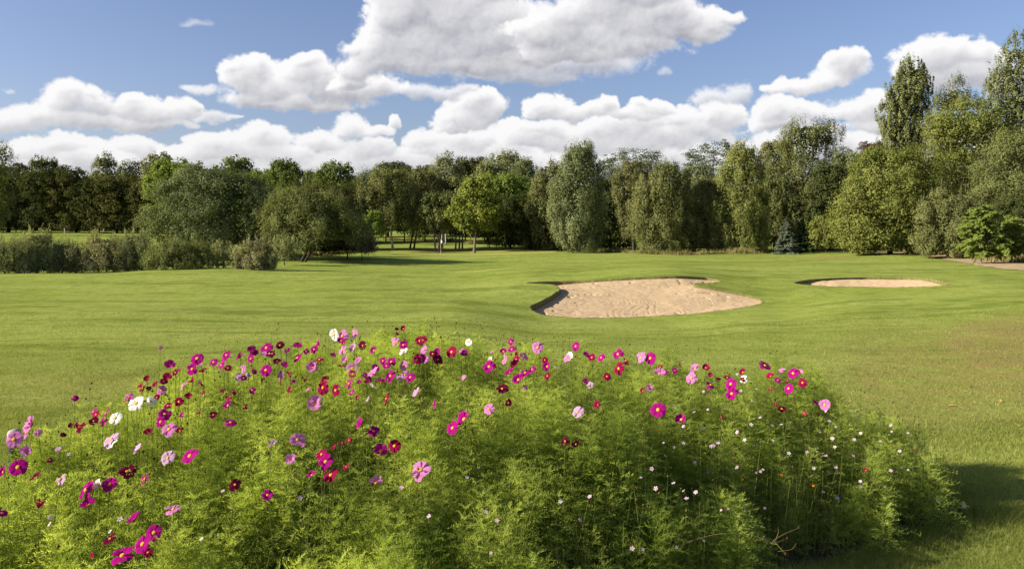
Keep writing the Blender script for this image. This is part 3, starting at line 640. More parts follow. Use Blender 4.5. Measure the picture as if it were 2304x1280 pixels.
# shaded row beyond the ditch
t('hornbeam_tree','dark bushy tree at the outer end of the shaded row, partly cut by the frame',
  'tree',188,20,[(368,-10,40),(385,-50,75),(430,-80,85),(480,-85,90),(518,-80,85)],'round','hornbeam','dark',group=GL,dens=.8)
t('hornbeam_tree','dark tree under the twin spiky tops in the shaded row','tree',184,112,[(378,85,145),(400,65,165),(450,55,172),(500,55,175),(519,60,170)],'round','dark','dark',group=GL,dens=.8)
t('willow_tree','first of two slim spiky tops showing above the shaded row','tree',205,84,[(350,78,92),(365,70,100),(390,66,102),(430,60,108),(510,66,100)],'up','olive','dark',group=GL)
t('willow_tree','second slim spiky top above the shaded row, beside the dip of sky','tree',206,117,[(350,110,124),(366,104,130),(390,100,132),(430,96,138),(510,100,134)],'up','olive','dark',group=GL)
t('hornbeam_tree','dark rounded tree below the dip of sky in the shaded row','tree',182,172,[(376,140,172),(386,130,186),(400,120,195),(450,120,215),(518,120,215)],'round','hornbeam','dark',group=GL,dens=.8)
t('hornbeam_tree','low dark tree filling the notch in the shaded row','tree',181,222,[(402,196,250),(430,180,262),(480,180,265),(518,185,262)],'round','dark','dark',group=GL,dens=.8)
t('birch_tree','pale feathery birch with pointed top standing above the shaded row','tree',204,236,[(342,229,242),(355,222,252),(372,214,258),(395,203,268),(425,196,282),(510,215,262)],'up','willow','grey',group=GL)
t('hornbeam_tree','hornbeam with rusty lit sprays in the shaded row','tree',180,262,[(393,235,295),(415,212,310),(450,205,318),(500,205,318),(517,212,312)],'round','hornbeam','dark',group=GL,dens=.8)
t('alder_tree','thin dark tree with sky gaps, between the pale birch and bright green tree','tree',203,310,[(358,302,320),(372,297,326),(400,292,330),(450,290,335),(512,300,325)],'up','dark','dark',group=GL,dens=.6)
t('alder_tree','small wispy tree top beside the pale birch','tree',202,283,[(361,274,292),(378,266,302),(410,262,306),(460,262,306),(512,270,300)],'up','olive','dark',group=GL,dens=.7)
t('hornbeam_tree','last dark tree of the shaded row, next to the big grey bush','tree',178,338,[(405,310,368),(425,300,375),(460,298,378),(505,300,376),(517,305,372)],'round','hornbeam','dark',group=GL,dens=.8)
t('birch_tree','olive birch with a lit crown behind the bright green lime','tree',200,352,[(343,342,366),(358,332,382),(390,325,392),(440,322,395),(510,340,380)],'round','birch','grey',group=GL)
t('lime_tree','bright green tree with big leaves behind the big grey bush','tree',150,388,[(352,380,402),(362,362,412),(385,345,418),(420,335,425),(470,340,425),(522,355,415)],'round','bright','dark',group=GL,lsize=1.25)
for i,(x,y) in enumerate(((-70,385),(-160,350),(-260,325),(-370,330),(-480,320))):  # unseen trees on from the row, put in tall to shade it
    t('hornbeam_tree','unseen dark tree added beyond the row end to shade it','tree',186-4*i,x,[(y,x-25,x+25),(y+30,x-55,x+55),(y+80,x-62,x+62),(520,x-58,x+58)],'round','dark','dark',group='trees continuing the shaded row',dens=.5)
t('ash_tree','tall twiggy tree cut off by the edge of the frame','tree',150,-18,[(318,-30,4),(338,-45,18),(365,-55,26),(400,-60,28),(460,-55,20),(515,-40,5)],'up','olive','dark',dens=.55,group=GL)
# middle left
t('poplar_tree','mid green rounded tree top directly behind the big grey bush','tree',140,530,[(354,515,545),(366,500,558),(385,482,566),(410,474,568),(460,472,566),(528,490,555)],'round','mid','dark',group=GM,lsize=1.2)
t('hawthorn_tree','grey olive tree top showing over the shoulder of the big grey bush','tree',145,447,[(366,425,470),(380,415,492),(410,410,495),(460,412,495),(528,420,490)],'bush','olive','dark',group=GM,dens=.9)
t('poplar_tree','light green leafy tree between two taller dark green ones','tree',112,578,[(380,568,588),(395,550,604),(415,540,614),(450,536,618),(490,540,615),(540,555,600)],'round','bright','dark',group=GM,lsize=1.25)
t('poplar_tree','dome topped dark green tree with glossy leaves above the trunked willow','tree',120,640,[(355,628,648),(366,612,660),(385,602,668),(405,594,680),(440,588,690),(500,590,690),(538,605,675)],'round','mid','dark',group=GM,lsize=1.25)
t('poplar_tree','broad dark green tree with two knobs on top, before the sky notch','tree',118,752,[(362,738,766),(372,722,782),(388,706,790),(412,700,801),(440,696,804),(490,700,803),(540,710,795)],'round','mid','dark',group=GM,lsize=1.25)
t('birch_tree','small grey green pointed tree between two broad dark green crowns','tree',130,697,[(383,690,704),(396,684,712),(420,680,716),(480,680,716),(535,686,710)],'up','willow','grey',group=GM)
t('hornbeam_tree','rusty tinged hornbeam sprays above the trunked willow','tree',96,742,[(408,725,770),(420,705,792),(450,695,800),(500,695,802),(552,705,795)],'up','hornbeam','dark',group=GM)
t('hornbeam_tree','dull brownish green thicket tree beside the light green leafy tree','tree',98,668,[(412,640,690),(430,625,705),(470,615,715),(520,618,712),(552,625,705)],'up','olive','dark',group=GM)
t('grey_willow_tree','big grey leaved bushy tree behind the round ditch shrub','tree',72,478,[(368,448,492),(380,420,525),(398,398,552),(425,378,580),(450,360,596),(475,348,604),(500,352,612),(525,372,612),(548,395,610),(560,430,600)],'round','darkgrey','dark',stems=[(470,-.4),(490,.8),(500,1.5)],dens=1.15,lsize=1.05,limbs=10,group=GM)
t('willow_tree','olive willow with a leaning dark trunk at the shrub line end','tree',68,681,[(426,655,735),(440,630,758),(465,614,775),(490,606,790),(512,610,800),(530,632,806),(545,650,800)],'bush','olive','dark',stems=[(676,1.0),(683,1.9)],trunk_r=.13,dens=1.25,limbs=12,trunk_top=.55,group=GM)
t('elder_bush','dark bush at the end of the shrub line, by the green','bush',74,782,[(484,765,800),(500,745,818),(525,728,828),(550,722,834),(565,725,836)],'bush','dark','dark',sub='stems',group=GS,dens=1.1)
t('dead_bush','low brownish twiggy bush trailing on to the lawn before the green','bush',73,815,[(528,800,828),(540,785,840),(555,775,844),(566,780,842)],'up','twig','dark',sub='stems',group=GS,dens=1.3)
t('elder_bush','dark undergrowth filling the hollow beside the leaning willow trunk','bush',80,722,[(492,700,742),(510,685,762),(540,680,768),(568,688,762)],'bush','dark','dark',sub='stems',group=GS,dens=1.2)
t('elder_bush','dark undergrowth between the big grey bush and the leaning willow','bush',76,612,[(470,598,632),(495,585,648),(535,582,652),(575,588,648)],'bush','olive','dark',sub='stems',group=GS,dens=1.2)
t('elder_bush','dark bush added for shade behind the forked birch trunk','bush',128,985,[(508,970,1000),(516,958,1012),(530,955,1016)],'bush','dark','dark',sub='stems',group='dim bushes deep in the wood')  # this and the next two: dark bushes added where the ground is only shaded
t('elder_bush','dark bush added as shade behind the three thin birch trunks','bush',126,1045,[(506,1030,1062),(515,1018,1078),(531,1015,1082)],'bush','dark','dark',sub='stems',group='dim bushes deep in the wood')
t('elder_bush','dark bush added for the shade beside the golden maple trunk','bush',124,1100,[(500,1085,1118),(515,1076,1130),(533,1074,1132)],'bush','dark','dark',sub='stems',group='dim bushes deep in the wood')
t('elder_bush','small leafy bush beside the two slim dark trunks','bush',112,938,[(508,930,948),(518,922,954),(536,920,956)],'bush','mid','dark',sub='stems',group='dim bushes deep in the wood')
t('elder_bush','dark bush in the gap beside the tallest grey willow','bush',97,1352,[(520,1338,1368),(535,1328,1378),(558,1328,1380)],'bush','dark','dark',sub='stems',group='dim bushes deep in the wood')
t('elder_bush','dark low bush under the brownish birch in the gap','bush',100,1404,[(528,1390,1420),(540,1382,1428),(558,1382,1428)],'bush','dark','dark',sub='stems',group='dim bushes deep in the wood')
# ditch shrubs
t('ditch_shrub','feathery grey green shrub at the end of the ditch, cut by the frame','shrub',54,12,[(534,-5,25),(548,-38,50),(572,-56,62),(600,-60,66),(617,-56,62)],'up','scrub','dark',sub='stems',group=GS,dens=1.3)
t('ditch_shrub','tall feathery shrub with spiky top shoots, dark on one side','shrub',55,84,[(522,78,98),(536,62,110),(556,50,117),(580,45,120),(606,46,119),(619,52,114)],'up','scrub','dark',sub='stems',group=GS,dens=1.3)
t('ditch_shrub','pale silvery shrub between the spiky shrub and brownish thicket','shrub',56,140,[(542,130,155),(555,118,168),(578,112,178),(605,113,182),(617,118,178)],'up','scrub','dark',sub='stems',group=GS,dens=1.3)
t('ditch_shrub','wide brownish grey thicket in the middle of the ditch','shrub',56,222,[(532,212,246),(545,190,266),(565,174,279),(585,166,285),(605,165,286),(615,170,282)],'up','brownscrub','dark',sub='stems',group=GS,dens=1.1)
t('ditch_shrub','greenish shrub with leafy top sprigs beside the round shrub','shrub',56.5,302,[(524,292,312),(540,276,330),(566,264,346),(600,262,352),(614,268,348)],'up','scrub','dark',sub='stems',group=GS,dens=1.3)
t('round_shrub','large dense round shrub, the darkest green of the ditch','shrub',55,408,[(534,385,425),(545,362,450),(562,347,464),(585,342,472),(602,346,472),(612,358,464)],'bush','olive','dark',sub='stems',group=GS,dens=1.35)
t('ditch_shrub','thin grey shrub with sky gaps between the two round shrubs','shrub',57,502,[(549,496,512),(562,482,526),(582,470,538),(600,470,542),(610,475,536)],'up','scrub','dark',sub='stems',group=GS,dens=.8)
t('round_shrub','brownish round shrub at the lawn edge, last in the ditch','shrub',54.5,573,[(543,558,590),(553,542,602),(570,534,611),(590,532,614),(606,538,612)],'bush','brownscrub','dark',sub='stems',group=GS,dens=1.25)
t('ditch_shrub','faint pale shrub behind the brownish round shrub, by the willow trunk','shrub',63,640,[(538,625,655),(550,612,665),(568,608,672),(583,612,670)],'up','scrub','dark',sub='stems',group=GS,dens=.8)
# behind the green
t('oak_tree','dark rounded oak top behind the pale birches before the sky notch','tree',150,872,[(366,848,895),(375,832,915),(395,822,930),(440,815,935),(520,840,920)],'round','dark','dark',group=GM)
t('oak_tree','dark flat oak top with brown tinge behind the flagstick birches','tree',148,945,[(374,922,962),(385,910,980),(410,905,990),(450,905,990),(520,920,975)],'round','hornbeam','dark',group=GM)
t('birch_tree','broad olive birch with one pale trunk beside the sapling','tree',97,884,[(375,845,892),(388,826,915),(410,812,928),(440,800,935),(470,795,934),(495,796,928),(512,812,915)],'weep','birch','birch',trunk_r=.14,group=GM,dens=1.1)
t('birch_tree','greyish birch with two slim dark trunks','tree',101,928,[(378,930,962),(395,915,985),(430,908,995),(465,910,995),(492,912,985),(510,920,975)],'weep','brownbirch','dark',stems=[(922,0),(931,.3)],trunk_r=.11,group=GM)
t('birch_tree','tall pale birch whose top rises behind the flagstick','tree',104,993,[(338,999,1012),(352,988,1024),(372,976,1036),(400,968,1045),(440,960,1045),(480,960,1035),(506,970,1020)],'weep','willow','birch',stems=[(994,0)],trunk_r=.16,group=GM)
t('oak_tree','small dark oak top wedged between two pale birches','tree',145,1062,[(351,1045,1080),(360,1036,1092),(390,1030,1102),(440,1030,1105),(520,1045,1090)],'round','hornbeam','dark',group=GM)
t('birch_tree','shaded dull birch with a forked trunk straight behind the flag','tree',96,986,[(430,965,1005),(448,952,1020),(475,950,1022),(500,955,1015),(514,962,1010)],'round','olive','grey',stems=[(980,-.7),(986,.9),(991,1.3)],trunk_r=.14,group=GM,dens=.9)
t('birch_tree','shaded birch with three thin trunks between flag and golden maple','tree',101,1034,[(400,1015,1050),(425,1005,1062),(460,1000,1066),(495,1005,1060),(508,1012,1052)],'round','olive','grey',stems=[(1025,-.2),(1033,.3),(1040,.6)],trunk_r=.11,group=GM,dens=.9)
for i,(x,dd) in enumerate(((868,118),(910,122),(956,126),(1003,114),(1018,130),(1047,126),(1090,122))):
    t('wood_tree',('thin trunked tree far back between the sapling and pale birch trunk','dark trunked tree far back beside the two slim dark trunks','dark tree far back in the gap before the forked trunk','tree with a pale straight trunk just behind the forked birch','dim tree deep in the gap behind the flagstick','dim thin tree deep in the wood near the golden maple','dark tree hidden behind the golden maple trunk')[i],
      'tree',dd,x,[(400,x-12,x+14),(425,x-26,x+28),(470,x-32,x+32),(500,x-32,x+32),(516,x-24,x+24),(524,x-10,x+10)],'round',('olive','dark','dark','brownbirch','dark','olive','dark')[i],('grey','dark','dark','birch','dark','grey','dark')[i],trunk_r=.10,group='trees deep in the wood behind the green',dens=.8,limbs=4)
t('sapling_tree','small bright green sapling on a thin stake before the olive birch','tree',92,841,[(473,836,846),(485,826,854),(505,821,860),(522,824,862),(532,832,856)],'round','bright','dark',trunk_r=.035,group=GM,lsize=1.1)
t('maple_tree','golden green maple with a clear trunk at the edge of the green','tree',93,1067,[(390,1068,1088),(402,1055,1102),(425,1043,1110),(450,1030,1114),(475,1014,1114),(492,1018,1110),(510,1035,1104),(521,1050,1092)],'round','maple','grey',trunk_r=.17,lsize=1.3,dens=.95,limbs=12,group=GM)
t('maple_tree','bright green leafy crown peeping between grey birches behind the golden maple','tree',118,1150,[(385,1108,1145),(400,1095,1172),(430,1090,1192),(470,1095,1195),(530,1115,1180)],'round','bright','dark',lsize=1.2,group=GM)
t('birch_tree','rounded grey birch on the skyline, taller of the grey pair','tree',135,1140,[(338,1132,1158),(350,1114,1170),(370,1098,1182),(400,1086,1190),(450,1085,1195),(525,1105,1180)],'weep','willow','grey',group=GM)
t('birch_tree','grey birch on the skyline leaning against its taller twin','tree',128,1185,[(353,1172,1194),(366,1158,1205),(395,1148,1212),(440,1145,1216),(528,1160,1205)],'weep','greygreen','grey',group=GM)
t('birch_tree','grey birch top over the golden maple','tree',132,1098,[(360,1086,1112),(375,1076,1122),(410,1070,1128),(460,1072,1128),(525,1082,1118)],'weep','willow','grey',group=GM)
t('holly_tree','dark dense evergreen mass beside the golden maple, at the green edge','tree',98,1148,[(436,1120,1172),(455,1105,1190),(490,1100,1200),(530,1102,1202),(556,1110,1198)],'bush','dark','dark',group=GM,dens=1.1)
t('holly_tree','dark undergrowth tree between the evergreen mass and tall willow','tree',97,1205,[(455,1185,1225),(475,1175,1240),(510,1172,1246),(545,1175,1246),(560,1182,1242)],'bush','dark','dark',group=GM,dens=1.1)
t('willow_tree','olive pointed willow leaning on the tallest grey willow','tree',95,1243,[(343,1229,1240),(358,1222,1252),(385,1210,1266),(420,1203,1280),(460,1196,1288),(510,1205,1292),(545,1222,1292),(560,1240,1286)],'weep','birch','grey',group=GM,dens=1.1)
t('willow_tree','tallest grey willow in the middle, foliage down to the lawn','tree',86,1304,[(313,1291,1312),(325,1282,1328),(350,1272,1338),(385,1262,1346),(425,1252,1350),(460,1244,1350),(490,1245,1346),(515,1254,1346),(540,1264,1346),(560,1272,1336),(566,1285,1322)],'weep','greygreen','grey',dens=1.35,group=GM)
t('wood_tree','dark shaded tree in the gap beside the tallest grey willow','tree',100,1374,[(395,1345,1395),(425,1335,1412),(470,1335,1415),(510,1340,1412),(530,1350,1404)],'round','dark','dark',trunk_r=.16,group=GM)
t('scots_pine','flat topped dark pine rising behind the willows','tree',132,1425,[(336,1404,1428),(341,1396,1468),(352,1384,1478),(364,1366,1470),(378,1358,1490),(396,1365,1485),(440,1380,1470)],'pine','pine','red',group=GM,dens=.95,limbs=12,trunk_top=.95)
t('birch_tree','brownish birch with a dark trunk below the flat topped pine','tree',92,1426,[(357,1408,1448),(372,1395,1460),(400,1387,1456),(440,1386,1450),(480,1395,1448),(515,1400,1446),(532,1408,1440)],'weep','brownbirch','dark',trunk_r=.15,group=GM)
t('weeping_birch_tree','full olive weeping birch reaching the lawn, nearest the large bunker','tree',83,1488,[(363,1498,1522),(372,1472,1536),(392,1452,1542),(425,1440,1544),(460,1432,1542),(500,1434,1542),(535,1442,1534),(560,1450,1520),(573,1465,1500)],'weep','birch','grey',dens=1.3,group=GR)
t('birch_tree','greyish green tree filling in behind the weeping birches','tree',106,1562,[(362,1546,1578),(378,1534,1594),(410,1530,1602),(460,1532,1602),(510,1540,1598),(545,1548,1590)],'weep','greygreen','grey',group=GM)
t('scots_pine','round topped dark pine with a rusty branch end, behind the yellow birch','tree',128,1602,[(322,1588,1632),(332,1572,1642),(346,1558,1648),(365,1556,1650),(390,1562,1646),(430,1575,1635)],'pine','pine','red',group=GM,limbs=12,trunk_top=.95,dens=.95)
t('weeping_birch_tree','brownish drooping birch between the olive and the yellow birch','tree',85,1592,[(385,1582,1616),(402,1570,1628),(435,1558,1634),(470,1550,1638),(510,1540,1640),(545,1540,1640),(566,1552,1632)],'weep','brownbirch','birch',dens=1.25,group=GR)
t('weeping_birch_tree','pale yellowish birch, brightest crown of the near wood','tree',83,1678,[(316,1660,1688),(330,1650,1700),(352,1640,1706),(385,1626,1712),(425,1620,1716),(455,1622,1718),(485,1616,1722),(515,1622,1720),(545,1638,1718),(560,1650,1714)],'weep','yellowbirch','birch',dens=1.3,trunk_r=.17,group=GR)
t('beech_tree','brown tinged rounded top behind the yellow birch and big pine birch','tree',125,1742,[(312,1735,1760),(322,1724,1770),(345,1716,1776),(390,1712,1778),(500,1720,1772)],'round','brownbirch','dark',group=GM)
t('pine_birch_tree','big dark tree with lopsided crown and rust coloured trunk','tree',92,1808,[(270,1796,1846),(280,1776,1868),(298,1764,1880),(318,1760,1882),(336,1756,1868),(352,1748,1845),(380,1730,1868),(415,1722,1890),(450,1722,1892),(490,1728,1894),(530,1736,1890),(555,1748,1880)],'up','olive','red',dens=1.3,trunk_r=.2,limbs=14,group=GR)
t('willow_tree','dull green tree packed between yellow birch and blue spruce','tree',90,1742,[(395,1728,1760),(420,1716,1772),(460,1712,1780),(510,1716,1780),(552,1724,1772)],'weep','olive','grey',group=GR)
t('pine_birch_tree','shaded dark tree behind the small yellowish round tree','tree',88,1870,[(360,1850,1890),(385,1838,1905),(430,1830,1915),(490,1832,1916),(555,1842,1908)],'round','dark','dark',group=GR)
t('birch_tree','greyish tree top between lopsided crown and first poplar','tree',118,1915,[(332,1894,1932),(345,1882,1942),(380,1876,1950),(430,1876,1950),(520,1885,1942)],'weep','greygreen','grey',group=GR)
t('scots_pine','small dark pine top peeping past the lopsided crown','tree',132,1895,[(332,1884,1908),(340,1876,1914),(352,1872,1916),(380,1878,1912)],'pine','pine','red',group=GM,trunk_top=.95)
t('copper_beech_tree','small patch of dark purple foliage by the first poplar','tree',128,1968,[(315,1955,1986),(325,1944,1994),(350,1940,1996),(420,1945,1992),(510,1952,1986)],'round','purple','dark',group=GM)
spruce('small blue grey spruce at the edge of the lawn',80,1769,566,487,33,'bluespruce',GR)
spruce('small dark green spruce tucked beside the blue grey one',83,1806,565,492,32,'spruce',GR)
t('hawthorn_tree','small round yellowish tree on the lawn edge, right of nothing but hazel'.replace(', right of nothing but hazel',' between spruces and hazel'),'tree',80,1858,[(486,1846,1872),(498,1832,1884),(520,1826,1890),(542,1830,1890),(556,1840,1880)],'round','hazel','red',trunk_r=.05,group=GR)
# near wood
t('lombardy_poplar','tall spiky poplar, shorter of the two poplars, against the sky','tree',88,2040,[(132,2044,2056),(145,2030,2066),(170,2022,2082),(195,2010,2086),(225,2000,2084),(250,1988,2082),(280,1990,2080),(310,1996,2080),(400,2000,2078),(530,2015,2065)],'poplar','poplar','grey',group=GR,dens=1.15,lsize=.95)
t('birch_tree','wispy birch top between the two poplars','tree',84,2150,[(172,2142,2160),(190,2124,2176),(215,2112,2186),(250,2102,2196),(300,2096,2206),(400,2096,2206),(540,2120,2185)],'up','birch','red',group=GR,dens=.7)
t('lombardy_poplar','tallest poplar, cut by the frame edge','tree',78,2285,[(68,2288,2300),(90,2274,2310),(125,2258,2320),(165,2240,2332),(210,2230,2340),(260,2226,2344),(320,2230,2344),(420,2235,2340),(540,2255,2320)],'poplar','poplar','grey',group=GR,dens=1.1,lsize=.95)
t('field_maple_tree','broad yellow green tree at the wood corner, foliage to the ground','tree',73,2002,[(322,1985,2035),(340,1962,2062),(370,1938,2086),(405,1922,2104),(440,1908,2114),(475,1900,2116),(510,1894,2108),(540,1908,2098),(562,1925,2080),(570,1945,2060)],'round','hazel','dark',group=GR,dens=1.3,lsize=1.05)
t('field_maple_tree','great bushy tree rising under the wispy birch top','tree',76,2160,[(222,2148,2184),(245,2118,2226),(275,2100,2246),(315,2086,2262),(360,2076,2280),(420,2072,2296),(480,2076,2300),(540,2088,2296),(568,2105,2280)],'round','hazel','dark',group=GR,dens=1.25,lsize=1.05)
t('field_maple_tree','dark leafy tree under the tallest poplar at the frame edge','tree',68,2312,[(285,2262,2350),(315,2240,2390),(370,2226,2420),(440,2222,2430),(520,2228,2430),(574,2240,2420)],'round','olive','dark',group=GR,dens=1.1)
t('hazel_bush','rounded hazel bush bulging out below the great bushy tree','bush',66,2132,[(428,2112,2164),(450,2092,2184),(490,2076,2196),(535,2074,2198),(562,2084,2190),(574,2096,2180)],'bush','birch','dark',sub='stems',group=GR,dens=1.2)
t('hazel_bush','dark bush behind the sumac at the frame edge','bush',61,2290,[(440,2262,2320),(465,2245,2345),(510,2240,2355),(560,2244,2355),(584,2255,2340)],'bush','dark','dark',sub='stems',group=GR,dens=1.1)
pinnate_tree('bright green sumac with drooping compound leaves on a thin trunk',57,2207,577,446,2158,2262,552,'sumacs at the wood edge')
pinnate_tree('smaller sumac spreading low at the frame edge',58,2276,582,478,2244,2312,556,'sumacs at the wood edge',.65)
# far-off wood closing every gap
def far_wood():
    rs=np.random.RandomState(77); n=52000
    px=rs.uniform(-500,2700,n); d=rs.uniform(205,250,n); top=np.interp(px,[-500,0,700,820,1100,1400,2700],[395,400,405,425,430,430,400])+40*(vnoise(px/38+99,px*0+3,NG[1])-.5)
    X=(px-CX)/FPX*d; gz=terrain(X,d); ztop=EYE-(top-HZ)/FPX*d; h=gz+(ztop-gz)*rs.rand(n)**.8
    P=np.c_[X,d,h]; Nn=unit(rs.normal(0,1,(n,3))+np.array([0,-.5,.5])); D=unit(rs.normal(0,1,(n,3))); ln=rs.uniform(.7,1.6,n)
    V,F=leaves(P,Nn,D,ln,ln*.7); tag(mesh('far_wood',V,F,ML['dark'],tint=np.clip(.5*vnoise(px/20+9,d/6,NG[2])+.5*rs.rand(n),0,1)),'dark mass of distant woodland closing the view behind the trees','wood',kind='stuff')
far_wood()
def rough_fringe():
    """long dry grass and weeds at the feet of the woods and along the ditch"""
    rs=np.random.RandomState(78); P=[];hh=[]
    def line(pts,n,spread,h):
        pts=np.array([hit(x,y,40,130)[:2] for x,y in pts]); s=np.r_[0,np.cumsum(np.hypot(*np.diff(pts,axis=0).T))]; t=rs.rand(n)*s[-1]
        x=np.interp(t,s,pts[:,0])+rs.normal(0,spread,n); y=np.interp(t,s,pts[:,1])+np.abs(rs.normal(0,spread*1.6,n)); P.append(np.c_[x,y,terrain(x,y)]); hh.append(h*rs.uniform(.35,1.2,n)*(.4+1.1*vnoise(x/1.1+60,y/1.1+60,NG[3])))
    line([(1540,574),(1650,571),(1760,568),(1880,563),(2000,566),(2100,570),(2200,577),(2330,585)],8000,.5,.42)
    line([(2080,569),(2160,574),(2240,582),(2330,592)],6000,.8,.6)
    line([(1260,560),(1350,566),(1430,570),(1540,574)],2500,.25,.4)
    line([(620,585),(680,578),(760,572),(830,565)],3000,.3,.5)
    line([(870,541),(905,540),(950,538)],1500,.6,.35); line([(955,543),(1000,541),(1070,549),(1100,550)],2500,.6,.4)
    P=np.vstack(P); h=np.concatenate(hh); n=len(P); a=rs.rand(n)*np.pi; w=.03+.02*rs.rand(n); lean=rs.normal(0,.25,(n,2))*h[:,None]
    dx=np.c_[np.cos(a),np.sin(a)]*w[:,None]
    V=np.stack([np.c_[P[:,:2]-dx,P[:,2]-.03],np.c_[P[:,:2]+dx,P[:,2]-.03],np.c_[P[:,:2]+lean,P[:,2]+h]],1).reshape(-1,3)
    tag(mesh('rough_grass',V,np.arange(n*3).reshape(-1,3),M_STRAW,tint=np.clip(.7*vnoise(P[:,0]/2+60,P[:,1]/2+60,NG[0])+.45*rs.rand(n),0,1)),'long straw coloured grass at the feet of the trees','rough grass',kind='stuff')
M_STRAW=leaf_mat('straw_grass',(.095,.10,.03),(.30,.25,.12),.3,gloss=0)
rough_fringe()
# ------------------------------------------------------------------ flagstick, bollard, marker post
def simple_mat(name,c,rough=.5,metal=0):
    m,nt,N,L=new_mat(name); o=N.new('ShaderNodeOutputMaterial'); b=N.new('ShaderNodeBsdfPrincipled'); L.new(b.outputs[0],o.inputs[0])
    n=N.new('ShaderNodeTexNoise'); n.inputs['Scale'].default_value=25; r=N.new('ShaderNodeMix'); r.data_type='RGBA'; L.new(n.outputs[0],r.inputs[0])
    r.inputs[6].default_value=(*[v*.8 for v in c],1); r.inputs[7].default_value=(*[min(v*1.15,1) for v in c],1); L.new(r.outputs[2],b.inputs['Base Color'])
    b.inputs['Roughness'].default_value=rough; b.inputs['Metallic'].default_value=metal; return m
def lathe(name,prof,mat,parent,loc=None,sides=16):
    P=np.array([(0,0,z) for r,z in prof],float); a=np.linspace(0,2*np.pi,sides,endpoint=False); V=[];F=[]
    for k,(r,z) in enumerate(prof): V.append(np.c_[r*np.cos(a),r*np.sin(a),np.full(sides,z)])
    i=np.arange(sides); j=(i+1)%sides
    for k in range(len(prof)-1): F.append(np.c_[k*sides+i,k*sides+j,(k+1)*sides+j,(k+1)*sides+i])
    return mesh(name,np.vstack(V),np.vstack(F),mat,parent,smooth=True,loc=loc)
WHITE=simple_mat('white_paint',(.75,.74,.72)); BLACK=simple_mat('black_paint',(.022,.024,.026),.45); GREYCAP=simple_mat('weathered_cap',(.28,.26,.23),.8); REDP=simple_mat('red_band',(.45,.05,.04))
def flagstick():
    x,y,z=hit(991.5,572,60,120); r=empty('flagstick',(x,y,z),'slim striped golf flagstick with a small pale flag on the green','flagstick')
    h=1.62; n=9; 
    V=[];F=[];mi=[];a=np.linspace(0,2*np.pi,8,endpoint=False)
    zs=np.linspace(-.1,h,n+1)
    for k,zz in enumerate(zs): V.append(np.c_[.013*np.cos(a),.013*np.sin(a),np.full(8,zz)])
    i=np.arange(8); j=(i+1)%8
    for k in range(n): F.append(np.c_[k*8+i,k*8+j,(k+1)*8+j,(k+1)*8+i]); mi+= [1 if k in(3,6) else 0]*8
    mesh('pole',np.vstack(V),np.vstack(F),[WHITE,REDP],r,matidx=mi)
    u,v=np.meshgrid(np.linspace(0,1,9),np.linspace(0,1,7),indexing='ij'); fx=.012+u*.17; fy=.05*np.sin(u*5+v*2)*u; fz=h-.02-.34*v*(1-.15*u)-.16*u*u
    V=np.c_[fx.ravel(),fy.ravel(),fz.ravel()]; id_=np.arange(63).reshape(9,7); Q=np.stack([id_[:-1,:-1],id_[1:,:-1],id_[1:,1:],id_[:-1,1:]],-1).reshape(-1,4)
    f=mesh('flag',V,Q,WHITE,r,smooth=True); so=f.modifiers.new('thickness','SOLIDIFY'); so.thickness=.006
    lathe('cup',[(.054,-.1),(.054,.004),(.062,.004),(.062,-.1)],WHITE,r)
flagstick()
def bollard():
    x,y=(32-CX)/FPX*4.15,4.15; r=empty('bollard_post',(x,y,T(x,y)),'black round post with a grey cap at the edge of the flower bed','post')
    lathe('shaft',[(.0,-.05),(.028,-.05),(.028,.80),(.026,.812),(.0,.812)],BLACK,r)
    lathe('cap',[(.029,.806),(.033,.812),(.033,.832),(.028,.846),(.012,.854),(.0,.855)],GREYCAP,r)
bollard()
def marker():
    x,y,_=at(145,519,165); z=T(x,y); r=empty('marker_post',(x,y,z),'small thin white marker post before the shaded trees','post')
    h=EYE-(512-HZ)/FPX*165-z; h=max(h,.9)
    lathe('shaft',[(0,-.1),(.035,-.1),(.035,h-.15),(0,h-.15)],WHITE,r); lathe('tip',[(.037,h-.15),(.037,h-.02),(.02,h),(0,h)],REDP,r)
marker()
